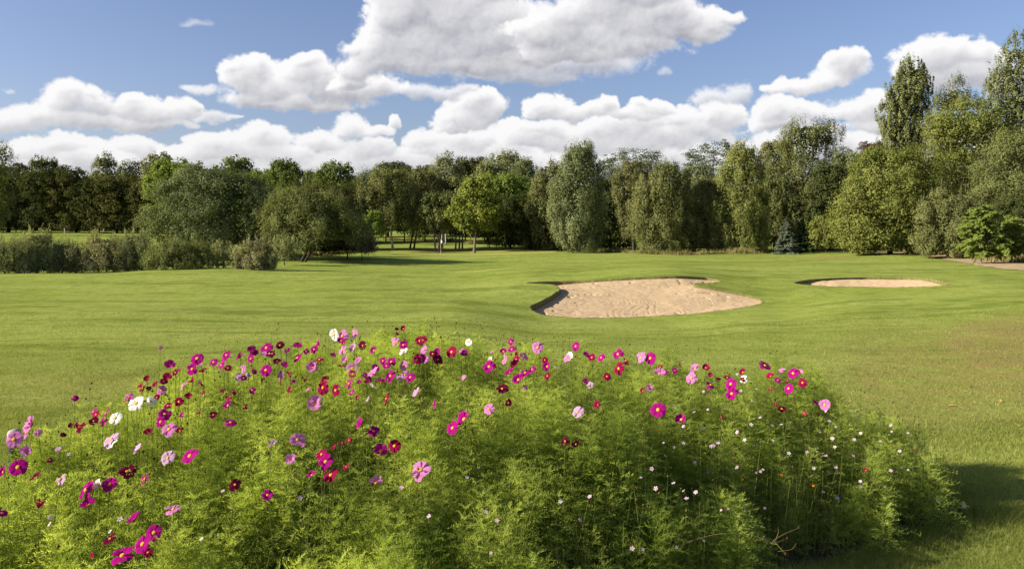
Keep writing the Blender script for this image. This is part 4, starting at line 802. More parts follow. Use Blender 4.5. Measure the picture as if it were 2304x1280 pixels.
# ------------------------------------------------------------------ flower bed
BED=np.array([(-3.2,2.3),(-2.95,3.0),(-2.62,3.5),(-2.50,3.95),(-2.40,4.5),(-2.25,5.4),(-1.96,6.0),(-1.5,6.5),(-.96,6.95),(-.4,7.0),(.1,6.85),(.6,6.6),(1.1,6.3),(1.6,6.05),(2.0,5.95),(2.4,5.85),(2.75,5.75),(3.02,5.6),(3.0,5.35),(2.6,5.05),(2.1,4.75),(1.5,4.4),(1.1,4.05),(.7,3.7),(.3,3.4),(-.3,3.0),(-1.0,2.6),(-2.0,2.2)])
def bed_height(X,Y):
    P=np.c_[np.ravel(X),np.ravel(Y)]; dd=dist_to(P,BED); ins=inside(P,BED)
    x,y=P[:,0],P[:,1]
    hm=np.interp(x,[-3,-2.4,-1.5,-.6,.2,1.2,2.0,2.5,3.0],[.86,.95,.98,1.0,.96,.93,.90,.82,.66])
    hm=hm*np.where(x<.5,np.clip(.66+.34*(y-2.4)/2.0,.5,1),np.clip(.80+.20*(y-2.4)/1.6,.6,1))
    front=np.clip((y-np.interp(x,[-3,-1,.3,1.5,2.95],[2.3,2.6,3.4,4.4,5.4]))/1.25,0,1)
    edge=np.interp(x,[-3,1,2,3],[.80,.80,.70,.62]); bk=np.clip((front-.35)/.4,0,1)*np.clip((2.75-x)/.5,0,1); edge=edge+(.95-edge)*bk
    h=hm*(edge+(1-edge)*np.sqrt(np.clip(dd/.6,0,1)))*(np.interp(x,[0,2.2,3],[.42,.50,.70])+np.interp(x,[0,2.2,3],[.58,.50,.30])*np.sqrt(front))
    h=h+(vnoise(x/.42+40,y/.42+40,NG[0])-.5)*.17+(vnoise(x/.17+40,y/.17+40,NG[1])-.5)*.09
    return np.where(ins,h,-1)
_gx=np.linspace(-3.3,3.1,161); _gy=np.linspace(2.1,7.1,126); _GX,_GY=np.meshgrid(_gx,_gy); _BH=bed_height(_GX,_GY).reshape(_GX.shape)
def bed_h(x,y):
    i=np.clip(np.round((np.asarray(x)-_gx[0])/(_gx[1]-_gx[0])).astype(int),0,160); j=np.clip(np.round((np.asarray(y)-_gy[0])/(_gy[1]-_gy[0])).astype(int),0,125); return _BH[j,i]
def bed_hit(px,py,lift=.05):
    d=np.linspace(2.35,7.0,700); X=(px-CX)/FPX*d; z=EYE-(py-HZ)/FPX*d; h=bed_h(X,d)
    g=(h>0)&(z<=h+lift)
    if g.any(): i=int(np.argmax(g)); return X[i],d[i],z[i]
    g=h>0
    if g.any():
        k=np.where(g)[0]; i=k[np.argmin((z-h)[k])]; return X[i],d[i],z[i]
    i=int(np.argmin(dist_to(np.c_[X,d],BED))); return X[i],d[i],z[i]
# --- feathery foliage
def tri_strip(a,b,w,side): # thin triangle from a to b
    return np.stack([a-side*w,a+side*w,b],1)
def feather_leaf(rs,base,dirv,L_,up):
    """one twice divided thread leaf as thin triangles"""
    dirv=dirv/np.linalg.norm(dirv); side=np.cross(dirv,up); side/=np.linalg.norm(side)+1e-9; nrm=np.cross(side,dirv)
    out=[]; s=np.linspace(0,1,7); mid=base+dirv*(L_*s)[:,None]+nrm*(.18*L_*s*(1-s)*2-.18*L_*s*s)[:,None]
    w=.0011
    out.append(np.stack([mid[:-1]-side*w,mid[:-1]+side*w,mid[1:]],1))
    for i in range(1,7):
        for sg in(-1,1):
            l=L_*(.50-.045*i)*rs.uniform(.8,1.2); dv=unit(dirv*.80+side*sg*.52+nrm*rs.normal(.14,.42)); e=mid[i]+dv*l
            sd=np.cross(dv,nrm); sd/=np.linalg.norm(sd)+1e-9
            out.append(np.stack([mid[i]-sd*w,mid[i]+sd*w,e])[None])
            m=mid[i]+dv*l*.4
            for s2 in(-1,1):
                d2=unit(dv*.85+sd*s2*.42+nrm*rs.normal(0,.42)); out.append(np.stack([m-nrm*w,m+nrm*w,m+d2*l*.55])[None])
    return np.concatenate(out)
def shoot(seed,Hs=.34,n=9):
    """upper part of one plant: stem and whorls of thread leaves, tip at the origin"""
    rs=np.random.RandomState(seed); T_=[]
    up=np.array([0,0,1.])
    for k in range(n):
        z=-Hs*(k/(n-1))**1.1; a0=k*1.57+rs.normal(0,.25)
        for a in(a0,a0+2.09,a0+4.19):
            el=.75-.65*(k/(n-1)); dv=np.array([np.cos(a)*np.cos(el),np.sin(a)*np.cos(el),np.sin(el)]); L_=(.046+.062*min(1,k/(n*.45)))*rs.uniform(.85,1.2)
            T_.append(feather_leaf(rs,np.array([0,0,z]),dv,L_,up))
    s=.0017
    for sd in (np.array([1,0,0.]),np.array([0,1.,0])):
        T_.append(np.stack([np.array([0,0,-Hs*2])-sd*s,np.array([0,0,-Hs*2])+sd*s,np.array([0,0,.0])])[None])
    return np.concatenate(T_)
M_COSMOS=leaf_mat('cosmos_foliage',(.160,.230,.040),(.52,.61,.15),.57,gloss=0)
M_STEM=leaf_mat('flower_stem',(.075,.062,.03),(.17,.20,.05),.2,gloss=0)
def scatter(variants,P,ang,scale,lean,rs,tint,spread=.12):
    out=[];tt=[]
    vi=rs.randint(len(variants),size=len(P))
    for k,v in enumerate(variants):
        m=np.where(vi==k)[0]
        if not len(m): continue
        c,s=np.cos(ang[m]),np.sin(ang[m]); v_=v.reshape(-1,3)
        x=(v_[None,:,0]*c[:,None]-v_[None,:,1]*s[:,None])*scale[m][:,None]; y=(v_[None,:,0]*s[:,None]+v_[None,:,1]*c[:,None])*scale[m][:,None]; z=v_[None,:,2]*scale[m][:,None]
        x=x+lean[m][:,:1]*z; y=y+lean[m][:,1:]*z
        V=np.stack([x+P[m][:,:1],y+P[m][:,1:2],z+P[m][:,2:]],-1); out.append(V.reshape(-1,3)); tt.append(np.clip(np.repeat(tint[m],len(v))+rs.uniform(-spread,spread,len(v)*len(m)),0,1))
    V=np.concatenate(out).astype(np.float32); return V,np.concatenate(tt)
def front_d(x,y): return y-np.interp(x,[-3,-1,.3,.7,1.1,1.5,2.1,2.6,3.1],[2.3,2.6,3.4,3.7,4.05,4.4,4.75,5.05,5.4])
def bed_points(rs,n):
    P=np.zeros((0,2))
    while len(P)<n:
        q=np.c_[rs.uniform(-3.2,3.0,n),rs.uniform(2.2,7.05,n)]; P=np.vstack([P,q[inside(q,BED)]])
    return P[:n]
def build_foliage():
    rs=np.random.RandomState(11)
    vs=[shoot(200+i,Hs=.30+.03*(i%4),n=8+i%3) for i in range(7)]
    n=3400; npl=560; PC=bed_points(rs,npl); pid=rs.randint(npl,size=n); ptint=rs.rand(npl); ph=rs.normal(0,.045,npl)
    off=rs.normal(0,.095,(n,2)); P=PC[pid]+off; kp=(rs.rand(n)<np.where((P[:,0]>.1)&(front_d(P[:,0],P[:,1])<.4),.45,1)); P=P[kp]; pid=pid[kp]; off=off[kp]; n=len(P); h=np.maximum(bed_h(PC[pid][:,0],PC[pid][:,1]),.1); top=h+ph[pid]-(off**2).sum(1)*4.5-rs.rand(n)**2*.16*np.clip(h,.3,1)
    g=terrain(P[:,0],P[:,1]); Q=np.c_[P,top+g]
    tint=np.clip(.05+.85*ptint[pid]**1.2+.5*(vnoise(P[:,0]/.6+70,P[:,1]/.6+70,NG[2])-.4)+rs.normal(0,.12,n),0,1)
    V,t=scatter(vs,Q,rs.rand(n)*6.28,rs.uniform(.8,1.35,n),rs.normal(0,.16,(n,2)),rs,tint)
    # lower, sparser storey that fills the sides
    n2=3400; P=bed_points(rs,n2); dd=dist_to(P,BED); keep=(rs.rand(n2)<np.clip(1.2-dd/1.1,.2,1)); P=P[keep]; P=P[rs.rand(len(P))<np.where((P[:,0]>.1)&(front_d(P[:,0],P[:,1])<.75),.28,1)]; n2=len(P); h=bed_h(P[:,0],P[:,1])
    Q=np.c_[P,terrain(P[:,0],P[:,1])+np.clip(h,.3,1)*rs.uniform(.25,.85,n2)]
    V2,t2=scatter(vs[:4],Q,rs.rand(n2)*6.28,rs.uniform(.7,1.1,n2),rs.normal(0,.25,(n2,2)),rs,np.clip(.4+rs.normal(0,.2,n2),0,1))
    V=np.vstack([V,V2]); t=np.r_[t,t2]
    tag(mesh('cosmos_foliage',V,np.arange(len(V)).reshape(-1,3),M_COSMOS,tint=t),'feathery bright green thread leaved foliage filling the flower bed','foliage',kind='stuff')
    # bare stems, grass blades between them, buds
    n=5600; P=bed_points(rs,n); h=bed_h(P[:,0],P[:,1]); dd=dist_to(P,BED)
    ex=bed_points(rs,9000); ex=ex[(ex[:,0]>-.2)&(front_d(ex[:,0],ex[:,1])<.55)][:1700]; P=np.vstack([P,ex]); n=len(P); h=bed_h(P[:,0],P[:,1]); dd=dist_to(P,BED)
    hh=np.maximum(h,.1)*rs.uniform(.35,1.0,n); tall=rs.rand(n)<.15; hh=np.where(tall,h+rs.uniform(-.03,.13,n),hh)
    g=terrain(P[:,0],P[:,1]); lean=rs.normal(0,.10,(n,2))*hh[:,None]; a=rs.rand(n)*np.pi; w=np.where(tall,.0013,rs.uniform(.0009,.0020,n)); dx=np.c_[np.cos(a),np.sin(a)]*w[:,None]
    b=np.c_[P-dx,g-.02]; b2=np.c_[P+dx,g-.02]; m1=np.c_[P+lean*.4-dx,g+hh*.55]; m2=np.c_[P+lean*.4+dx,g+hh*.55]; t0=np.c_[P+lean-dx*.35,g+hh]; t1=np.c_[P+lean+dx*.35,g+hh]
    V=np.stack([b,b2,m2,m1,m1,m2,t1,t0],1).reshape(-1,3); F=np.arange(n*8).reshape(-1,4)
    tt=np.repeat(np.clip(rs.rand(n),0,1),2)
    bs=np.where(tall)[0]; c=np.c_[P+lean,g+hh][bs]; r=rs.uniform(.004,.0075,len(bs)); o=np.array([(1,0,0),(0,1,0),(-1,0,0),(0,-1,0),(0,0,1.3),(0,0,-1.0)],float)
    BV=(c[:,None]+o[None]*r[:,None,None]).reshape(-1,3); f=np.array([(0,1,4),(1,2,4),(2,3,4),(3,0,4),(1,0,5),(2,1,5),(3,2,5),(0,3,5)]); BF=(np.arange(len(bs))[:,None,None]*6+f[None]).reshape(-1,3)+len(V)
    tag(mesh('stems_undergrowth',np.vstack([V,BV]),[F,BF],[M_STEM,M_BUD],tint=np.r_[tt,rs.rand(len(BF))],matidx=np.r_[np.zeros(len(F),int),np.ones(len(BF),int)]),'thin stalks, grass and closed buds between the flowers of the bed','undergrowth',kind='stuff')
M_BUD=leaf_mat('flower_bud',(.05,.025,.015),(.13,.10,.03),.1,gloss=0)
build_foliage()
# --- soil under the bed
def soil():
    n=len(BED); c=BED.mean(0); V=[(c[0],c[1],T(*c)+.02)]+[(x,y,T(x,y)+.012) for x,y in BED]; F=np.array([(0,1+i,1+(i+1)%n) for i in range(n)])
    tag(mesh('soil',np.array(V),F,noise_mat('bed_soil',(.03,.024,.014),(.07,.055,.03),14,bump=.03)),'dark soil of the flower bed','soil',kind='structure')
soil()
# --- cosmos flowers
PET={'magenta':((.25,.004,.13),(.44,.014,.25)),'crimson':((.17,.004,.035),(.36,.012,.085)),'maroon':((.075,.004,.022),(.17,.010,.05)),
     'pink':((.46,.12,.36),(.64,.25,.54)),'lilac':((.42,.22,.42),(.62,.42,.60)),'white':((.72,.72,.66),(.82,.82,.78))}
def petal_mat(k):
    a,b=PET[k]; m,nt,N,L=new_mat('petal_'+k); out=N.new('ShaderNodeOutputMaterial'); at_=N.new('ShaderNodeAttribute'); at_.attribute_name='tint'
    oi=N.new('ShaderNodeObjectInfo'); ad=N.new('ShaderNodeMath'); ad.operation='MULTIPLY_ADD'; L.new(oi.outputs['Random'],ad.inputs[0]); ad.inputs[1].default_value=.5; L.new(at_.outputs['Fac'],ad.inputs[2]); ad.use_clamp=True
    mx=N.new('ShaderNodeMix'); mx.data_type='RGBA'; mx.inputs[6].default_value=(*a,1); mx.inputs[7].default_value=(*b,1); L.new(ad.outputs[0],mx.inputs[0])
    d=N.new('ShaderNodeBsdfDiffuse'); t_=N.new('ShaderNodeBsdfTranslucent'); L.new(mx.outputs[2],d.inputs[0]); L.new(mx.outputs[2],t_.inputs[0])
    s=N.new('ShaderNodeMixShader'); s.inputs[0].default_value=.5; L.new(d.outputs[0],s.inputs[1]); L.new(t_.outputs[0],s.inputs[2]); L.new(s.outputs[0],out.inputs[0]); return m
PM={k:petal_mat(k) for k in PET}
M_EYE=noise_mat('flower_eye',(.45,.20,.01),(.75,.45,.03),160,rough=.8,bump=.002,bscale=400)
def corolla_mesh(color,form,seed):
    """eight broad notched petals; form: open, cupped or ragged. Radius 1, faces +Z"""
    rs=np.random.RandomState(seed); V=[];F=[];tt=[]; npet=8 if form!='ragged' else 7
    cup={'open':.08,'cupped':.65,'ragged':-.25}[form]
    nu,nv=6,7
    for k in range(npet):
        a=k*2*np.pi/npet+rs.normal(0,.06); L_=rs.uniform(.92,1.06)*(1 if form!='ragged' else rs.uniform(.75,1.05)); el=cup+rs.normal(0,.17 if form!='ragged' else .4); tw=rs.normal(0,.12); zoff=.012*(k%2)
        u=np.linspace(.10,1,nu); v=np.linspace(-1,1,nv); U,W=np.meshgrid(u,v,indexing='ij')
        wid=.065+.295*np.sin(np.clip(U,0,1)**1.1*np.pi*.60)
        notch=1-.11*(U**5)*(np.abs(np.sin(W*np.pi*1.5))*.8+.55*W*W)
        r=U*L_*notch; y=W*wid*L_
        z=r*np.sin(el)+.05*np.sin(U*np.pi)*(1 if form!='ragged' else -.5)-.07*U**3+.05*W*W*U+.02*np.cos(W*9)*U+tw*W*.2*U
        r=r*np.cos(el)
        x_=r*np.cos(a)-y*np.sin(a); y_=r*np.sin(a)+y*np.cos(a); b=len(V)*0+sum(len(q) for q in V)
        V.append(np.c_[x_.ravel(),y_.ravel(),(z+zoff).ravel()]); i=np.arange(nu*nv).reshape(nu,nv)
        F.append(np.stack([i[:-1,:-1],i[1:,:-1],i[1:,1:],i[:-1,1:]],-1).reshape(-1,4)+b)
        tt.append((.18+.75*np.tile(np.abs(np.array([-.9,-.2,.5,-.5,.2,.9])),(nu-1,1))*.5+.18*rs.rand()+.25*np.linspace(0,1,nu-1)[:,None]-.12).ravel())
    o=mesh('corolla',np.vstack(V),np.vstack(F),PM[color],None,smooth=True,tint=np.concatenate(tt)); me=o.data; bpy.data.objects.remove(o); return me
def eye_mesh():
    n=10; prof=[(0,.085),(.07,.10),(.13,.085),(.165,.045),(.17,.0),(.10,-.03)]; V=[(0,0,.088)];F4=[];F3=[]
    for r,z in prof[1:]: V+= [(r*math.cos(2*math.pi*i/n),r*math.sin(2*math.pi*i/n),z) for i in range(n)]
    for i in range(n): F3.append((0,1+i,1+(i+1)%n))
    for k in range(len(prof)-2):
        for i in range(n): F4.append((1+k*n+i,1+(k+1)*n+i,1+(k+1)*n+(i+1)%n,1+k*n+(i+1)%n))
    o=mesh('flower_eye',np.array(V),[np.array(F3),np.array(F4)],M_EYE,smooth=True); me=o.data; bpy.data.objects.remove(o); return me
EYE_ME=eye_mesh(); COR={}
def cor(color,form,k):
    key=(color,form,k)
    if key not in COR: COR[key]=corolla_mesh(color,form,hash_(key))
    return COR[key]
def hash_(k): return sum((i+1)*ord(c) for i,c in enumerate(str(k)))%9973
FL={'m':'magenta','c':'crimson','d':'maroon','p':'pink','l':'lilac','w':'white'}
# px py colour apparent size (o open to the camera, s seen from the side, r ragged)
FLOWERS="""361 782 p 9 s;383 821 m 25 s;395 838 d 18 s;377 849 c 22 s;332 853 c 18 s;318 871 c 18 s;335 874 d 14 s;352 866 c 17 s;364 878 p 23 o;412 868 p 20 s;444 807 m 32 o;433 830 m 29 o;448 862 p 12 s;481 815 m 20 s;502 816 m 25 s;510 799 m 23 o;542 805 m 23 s;568 790 m 25 s;600 783 m 30 o;607 796 m 24 s;630 777 d 19 s;670 780 m 21 s;670 805 m 23 s;689 791 m 14 s;707 786 m 18 s;719 776 m 22 s;719 809 c 17 r;599 833 m 29 o;631 844 p 17 s;657 856 m 18 r;655 878 c 18 s;689 857 d 12 s;539 853 l 21 s;557 845 l 14 s;525 880 c 27 r;550 915 d 17 r;514 913 m 23 s;519 951 m 27 s;448 927 d 21 s;412 934 m 15 s;480 933 d 18 s;424 894 c 21 s;403 904 c 23 o;378 913 c 18 s;371 932 m 27 s;362 949 m 27 o;381 966 p 35 o;405 969 c 16 s;334 974 c 21 s;353 894 c 14 s;338 904 w 25 s;308 908 w 39 o;288 898 c 18 s;260 941 w 31 o;239 930 m 27 s;211 926 m 19 s;232 950 m 22 s;180 960 c 27 r;168 897 m 17 s;75 957 p 42 s;60 974 p 27 s;32 988 p 34 s;86 973 p 16 s;59 1018 p 29 s;41 1051 m 41 o;9 1062 m 26 s;85 1076 d 29 s;195 1102 m 47 o;224 1091 w 26 s;247 1090 m 35 o;199 1137 m 33 s;136 1078 l 29 r;93 1130 c 23 r;5 1154 m 23 s;251 989 l 37 s;256 998 w 20 s;313 1012 l 28 s;378 1030 l 34 o;428 1026 m 41 o;286 1061 d 36 s;327 1077 m 27 s;131 1010 l 13 s;113 1035 d 16 r;612 997 l 22 r;670 990 p 34 s;724 1022 c 26 o;733 1039 m 34 s;745 1069 c 37 o;702 1069 m 20 s;655 1033 p 27 s;779 1050 c 14 s;529 1090 d 29 r;602 1114 m 26 s;390 1146 p 31 s;304 1172 m 39 s;248 1212 d 32 o;322 1224 m 45 o;347 1198 m 35 s;276 1250 m 46 s;333 1243 c 22 s;211 1248 c 14 s;727 872 c 32 o;733 855 c 20 s;756 878 c 28 o;786 863 m 25 s;792 883 m 17 s;709 907 p 37 s;704 829 p 31 s;779 808 p 19 s;754 1008 c 18 s;770 996 c 13 s;753 753 w 30 o;771 756 p 29 o;768 768 m 20 s;798 751 p 20 s;892 741 d 10 s;908 740 c 15 s;892 753 c 11 s;888 769 p 22 o;908 776 m 22 o;945 767 c 23 o;909 791 w 21 s;993 759 d 7 s;1055 770 w 18 o;1017 792 c 27 o;954 787 p 20 o;949 808 m 24 s;940 805 c 18 s;974 796 d 18 s;985 809 d 24 s;809 815 p 24 s;793 829 p 26 s;797 784 l 23 s;771 787 p 20 s;881 814 m 23 o;870 823 m 17 s;845 827 m 20 s;908 822 p 21 s;825 849 m 29 s;845 843 p 41 s;879 846 m 27 o;859 862 m 29 s;924 849 m 25 o;840 870 w 25 r;809 861 m 13 s;806 895 c 13 s;870 898 c 28 r;831 899 l 15 s;897 852 l 15 s;942 885 l 27 s;976 908 m 23 r;815 954 m 29 s;841 970 m 28 o;888 1003 c 31 o;856 1014 m 34 r;786 990 c 13 s;847 1085 p 40 r;947 1058 p 49 s;1046 944 m 37 s;1019 963 m 31 s;1100 920 p 26 o;1101 825 m 29 o;1108 794 p 11 s;1133 791 m 17 s;1150 769 m 17 o;1152 786 m 20 o;1165 797 c 14 s;1178 802 p 23 r;1136 809 p 21 s;1105 810 w 15 s;1130 875 d 27 s;1182 870 p 17 r;1148 840 m 24 s;1167 855 m 27 s;1182 839 m 23 s;1198 831 m 17 s;1210 782 p 34 o;1296 779 m 22 o;1284 804 w 23 s;1275 806 p 18 s;1226 810 c 14 s;1232 825 m 23 s;1250 827 w 17 r;1232 846 c 16 s;1332 804 c 18 o;1391 797 m 26 o;1443 804 p 24 s;1464 806 m 33 o;1393 829 c 29 o;1409 812 c 24 r;1484 843 p 30 s;1327 865 l 19 r;1316 858 m 15 s;1347 911 c 22 s;1300 927 l 28 o;1447 879 c 13 s;1481 922 m 42 o;1272 992 d 23 r;1296 999 d 22 r;1144 906 d 18 r;1043 849 p 12 s;1534 945 m 28 s;1531 820 d 9 s;1518 834 m 15 s;1565 831 p 24 s;1556 850 p 27 o;1588 828 c 20 s;1598 844 c 13 s;1615 855 c 17 r;1599 866 m 23 r;1636 850 c 18 s;1645 864 m 27 s;1647 886 m 30 o;1672 838 c 17 s;1674 853 w 19 o;1662 841 w 13 s;1721 823 m 28 s;1735 848 c 20 s;1757 833 p 13 s;1785 840 m 27 o;1801 838 p 15 s;1772 857 c 15 s;1806 861 c 21 o;1775 874 m 25 s;1734 875 c 11 s;1759 920 c 19 s;1746 908 d 9 s;1833 908 m 15 s;1856 911 p 26 o;1840 932 c 9 s;1810 930 c 13 r;1948 1058 c 11 s"""
def stem_mesh(p0,p1,rs,r=.0016):
    t_=np.linspace(0,1,7)[:,None]; bend=rs.normal(0,.03,3)*np.array([1,1,0]); P=p0+(p1-p0)*t_+np.sin(t_*np.pi)*bend
    V,F=tube_arrays([(P,np.full(7,r)*(1.25-.45*t_[:,0]))],4); return V,F
def place_flowers():
    rs=np.random.RandomState(21); recs=[]
    for s in FLOWERS.split(';'):
        x,y,c,sz,f=s.split(); recs.append([float(x),float(y),FL[c],float(sz),f])
    # smaller and partly spent blooms crowded along the top edge and the post end
    rx=np.random.RandomState(77); rimx=[0,100,200,330,430,560,700,900,1150,1300,1450,1600,1750,1850]; rimy=[990,955,905,855,815,790,775,750,785,790,805,838,842,885]
    for _ in range(62):
        x=rx.uniform(120,1830) if rx.rand()<.6 else rx.uniform(300,1000); y=np.interp(x,rimx,rimy)+abs(rx.normal(0,48))+4
        c=rx.choice(['magenta','crimson','maroon','pink','magenta','crimson']); recs.append([x,y,c,float(rx.uniform(11,21)),rx.choice(['s','s','o','r'])])
    rim=lambda x: np.interp(x,[-50,0,100,200,330,430,560,700,900,1150,1300,1450,1600,1750,1850,1950,2040],[990,980,950,900,855,820,795,780,752,780,785,800,830,835,885,930,990])
    def zone(x,y):
        q=y-rim(x)
        row='on the rim' if q<48 else 'high up' if q<125 else 'mid bed' if q<235 else 'low down'
        col='near the black post' if x<215 else 'below the grey bush' if x<640 else 'below the willow' if x<835 else 'below the flagstick' if x<1140 else 'below the large bunker' if x<1420 else 'below the bunker tip' if x<1700 else 'below the small bunker'
        return row,col
    forms={'o':'open','s':'side on','r':'ragged'}
    cells={}
    for i,rc in enumerate(recs):
        size='big' if rc[3]>=33 else 'small' if rc[3]<=15 else ''
        cells.setdefault((rc[2],rc[4],size)+zone(rc[0],rc[1]),[]).append(i)
    ords=['first','second','third','fourth','fifth','sixth','seventh','eighth','ninth','tenth','eleventh','twelfth','thirteenth','fourteenth','fifteenth','sixteenth','seventeenth','eighteenth']
    labels={}
    for (c,f,size,row,col),idx in cells.items():
        idx.sort(key=lambda i:recs[i][0])
        adj={'o':'open','s':'half turned','r':'wilting'}[f]
        for k,i in enumerate(idx):
            base=f"{size+' ' if size else ''}{adj} {c} cosmos {row} {col}"
            labels[i]=base+(' of the bed' if len(base.split())<12 else '') if len(idx)==1 else f"{ords[min(k,17)]} from the post, {base}"
            
    for i,(px,py,color,size,f) in enumerate(recs):
        X,Y,Z=bed_hit(px,py,.06+.05*rs.rand())
        diam=np.clip(size*Y/FPX,.018,.092)*1.05
        if f=='s': diam*=1.08
        form={'o':'open','s':'open' if rs.rand()<.55 else 'cupped','r':'ragged'}[f]
        view=np.array([-X,-Y,EYE-Z]); view/=np.linalg.norm(view)
        if f=='o': nrm=view*.85+np.array([-.55,.0,.38])+rs.normal(0,.2,3)
        elif f=='s': nrm=np.array([rs.normal(-.35,.5),rs.normal(-.15,.35),.62])+view*.50
        else: nrm=view*.5+np.array([0,0,.3])+rs.normal(0,.5,3)
        nrm/=np.linalg.norm(nrm)
        gx,gy=X+rs.normal(0,.06)-nrm[0]*.05,Y+rs.normal(0,.05)-nrm[1]*.03; gz=T(gx,gy)
        root=empty('cosmos_flower',(gx,gy,gz),labels[i],'flower','cosmos flowers in the bed')
        head=np.array([X-gx,Y-gy,Z-gz]); rot=Vector(nrm).to_track_quat('Z','Y').to_matrix().to_4x4()@Matrix.Rotation(rs.rand()*6.28,4,'Z')
        r=diam/2
        co=bpy.data.objects.new('corolla',cor(color,form,i%3)); link(co); co.parent=root; co.matrix_local=Matrix.Translation(head)@rot@Matrix.Diagonal((r,r,r,1))
        ey=bpy.data.objects.new('flower_eye',EYE_ME); link(ey); ey.parent=root; q=r*(1.35 if color!='maroon' else 1.1); ey.matrix_local=Matrix.Translation(head+nrm*r*(.05 if form!='cupped' else .1))@rot@Matrix.Diagonal((q,q,q,1))
        V,F=stem_mesh(np.array([0,0,-.03]),head-nrm*r*.03,rs); mesh('stem',V,F,M_STEM,root,tint=np.full(len(F),.5))
place_flowers()
# --- small pale flowers of the bed's outer end, and a few stray orange and blue ones
def small_flower_mesh(kind,ca,cb):
    V=[];F=[];mi=[]
    for k in range(5):
        a=k*2*np.pi/5; pts=[(.1,0,0),(.6,-.36,.10),(1,-.22,.12),(1,.22,.12),(.6,.36,.10)]; b=len(V)
        V+=[(x*math.cos(a)-y*math.sin(a),x*math.sin(a)+y*math.cos(a),z) for x,y,z in pts]; F.append([b,b+1,b+2]);F.append([b,b+2,b+3]);F.append([b,b+3,b+4]); mi+=[0,0,0]
    b=len(V)
    for i in range(6): V.append((.16*math.cos(i*math.pi/3),.16*math.sin(i*math.pi/3),.06))
    V.append((0,0,.13)); F+=[[b+i,b+(i+1)%6,b+6] for i in range(6)]; mi+=[1]*6
    # calyx
    b=len(V)
    for i in range(4): V.append((.13*math.cos(i*math.pi/2),.13*math.sin(i*math.pi/2),.02))
    V.append((0,0,-.75)); F+=[[b+(i+1)%4,b+i,b+4] for i in range(4)]; mi+=[2]*4
    o=mesh(kind,np.array(V),np.array(F),[ca,cb,M_STEM],matidx=mi,tint=np.full(len(F),.6)); me=o.data; bpy.data.objects.remove(o); return me
def flat_petal(n,c):
    return leaf_mat(n,tuple(v*.8 for v in c),c,.4,gloss=0)
def place_small():
    rs=np.random.RandomState(31)
    kinds={'pale pink':(small_flower_mesh('catchfly_flower',flat_petal('catchfly_petal',(.72,.50,.64)),flat_petal('catchfly_eye',(.85,.80,.78))),'catchfly_flower'),
           'whitish':(small_flower_mesh('catchfly_flower',flat_petal('catchfly_pale',(.74,.66,.72)),flat_petal('catchfly_eye_pink',(.60,.25,.45))),'catchfly_flower'),
           'orange':(small_flower_mesh('marigold_flower',flat_petal('orange_petal',(.75,.25,.02)),flat_petal('orange_eye',(.4,.15,.02))),'marigold_flower'),
           'blue':(small_flower_mesh('cornflower',flat_petal('blue_petal',(.08,.09,.42)),flat_petal('blue_eye',(.1,.05,.25))),'cornflower')}
    spots=[]
    def add(n,x0,x1,y0,y1,ks):
        for _ in range(n): spots.append((rs.uniform(x0,x1),rs.uniform(y0,y1),ks[rs.randint(len(ks))]))
    pp=['pale pink','whitish','pale pink']
    add(28,1480,1900,860,1010,pp); add(22,1850,2050,900,1060,pp); add(26,1420,2000,1000,1110,pp); add(14,1250,1750,1090,1240,pp); add(9,500,1250,960,1250,pp); add(9,1560,1830,820,900,pp); add(8,50,500,1000,1240,['whitish'])
    for q in((1758,1068),(1670,1078),(2058,1008),(2092,1080),(1990,1150),(1830,1092)): spots.append((*q,'orange'))
    for q in((1885,1120),(2055,1052),(1700,1000),(1592,1062)): spots.append((*q,'blue'))
    for x,y,k in spots:
        X,Y,Z=bed_hit(x,y,.03+.05*rs.rand()); me,nm=kinds[k]; gz=T(X,Y)
        o=bpy.data.objects.new(nm,me); link(o)
        n=np.array([rs.normal(-.15,.4),-.45+rs.normal(0,.3),.75]); r=rs.uniform(.0075,.0125)*(.9 if k in('orange','blue') else 1)
        o.matrix_world=Matrix.Translation((X,Y,Z))@Vector(n).to_track_quat('Z','Y').to_matrix().to_4x4()@Matrix.Diagonal((r,r,r,1))
        lab={'pale pink':'tiny pale pink flower with white eye among the bed foliage','whitish':'tiny whitish flower with pink eye among the bed foliage','orange':'tiny orange flower deep among the bed foliage','blue':'tiny dark blue flower deep among the bed foliage'}[k]
        tag(o,lab,'small flower',f'tiny {k} flowers scattered in the bed')
place_small()
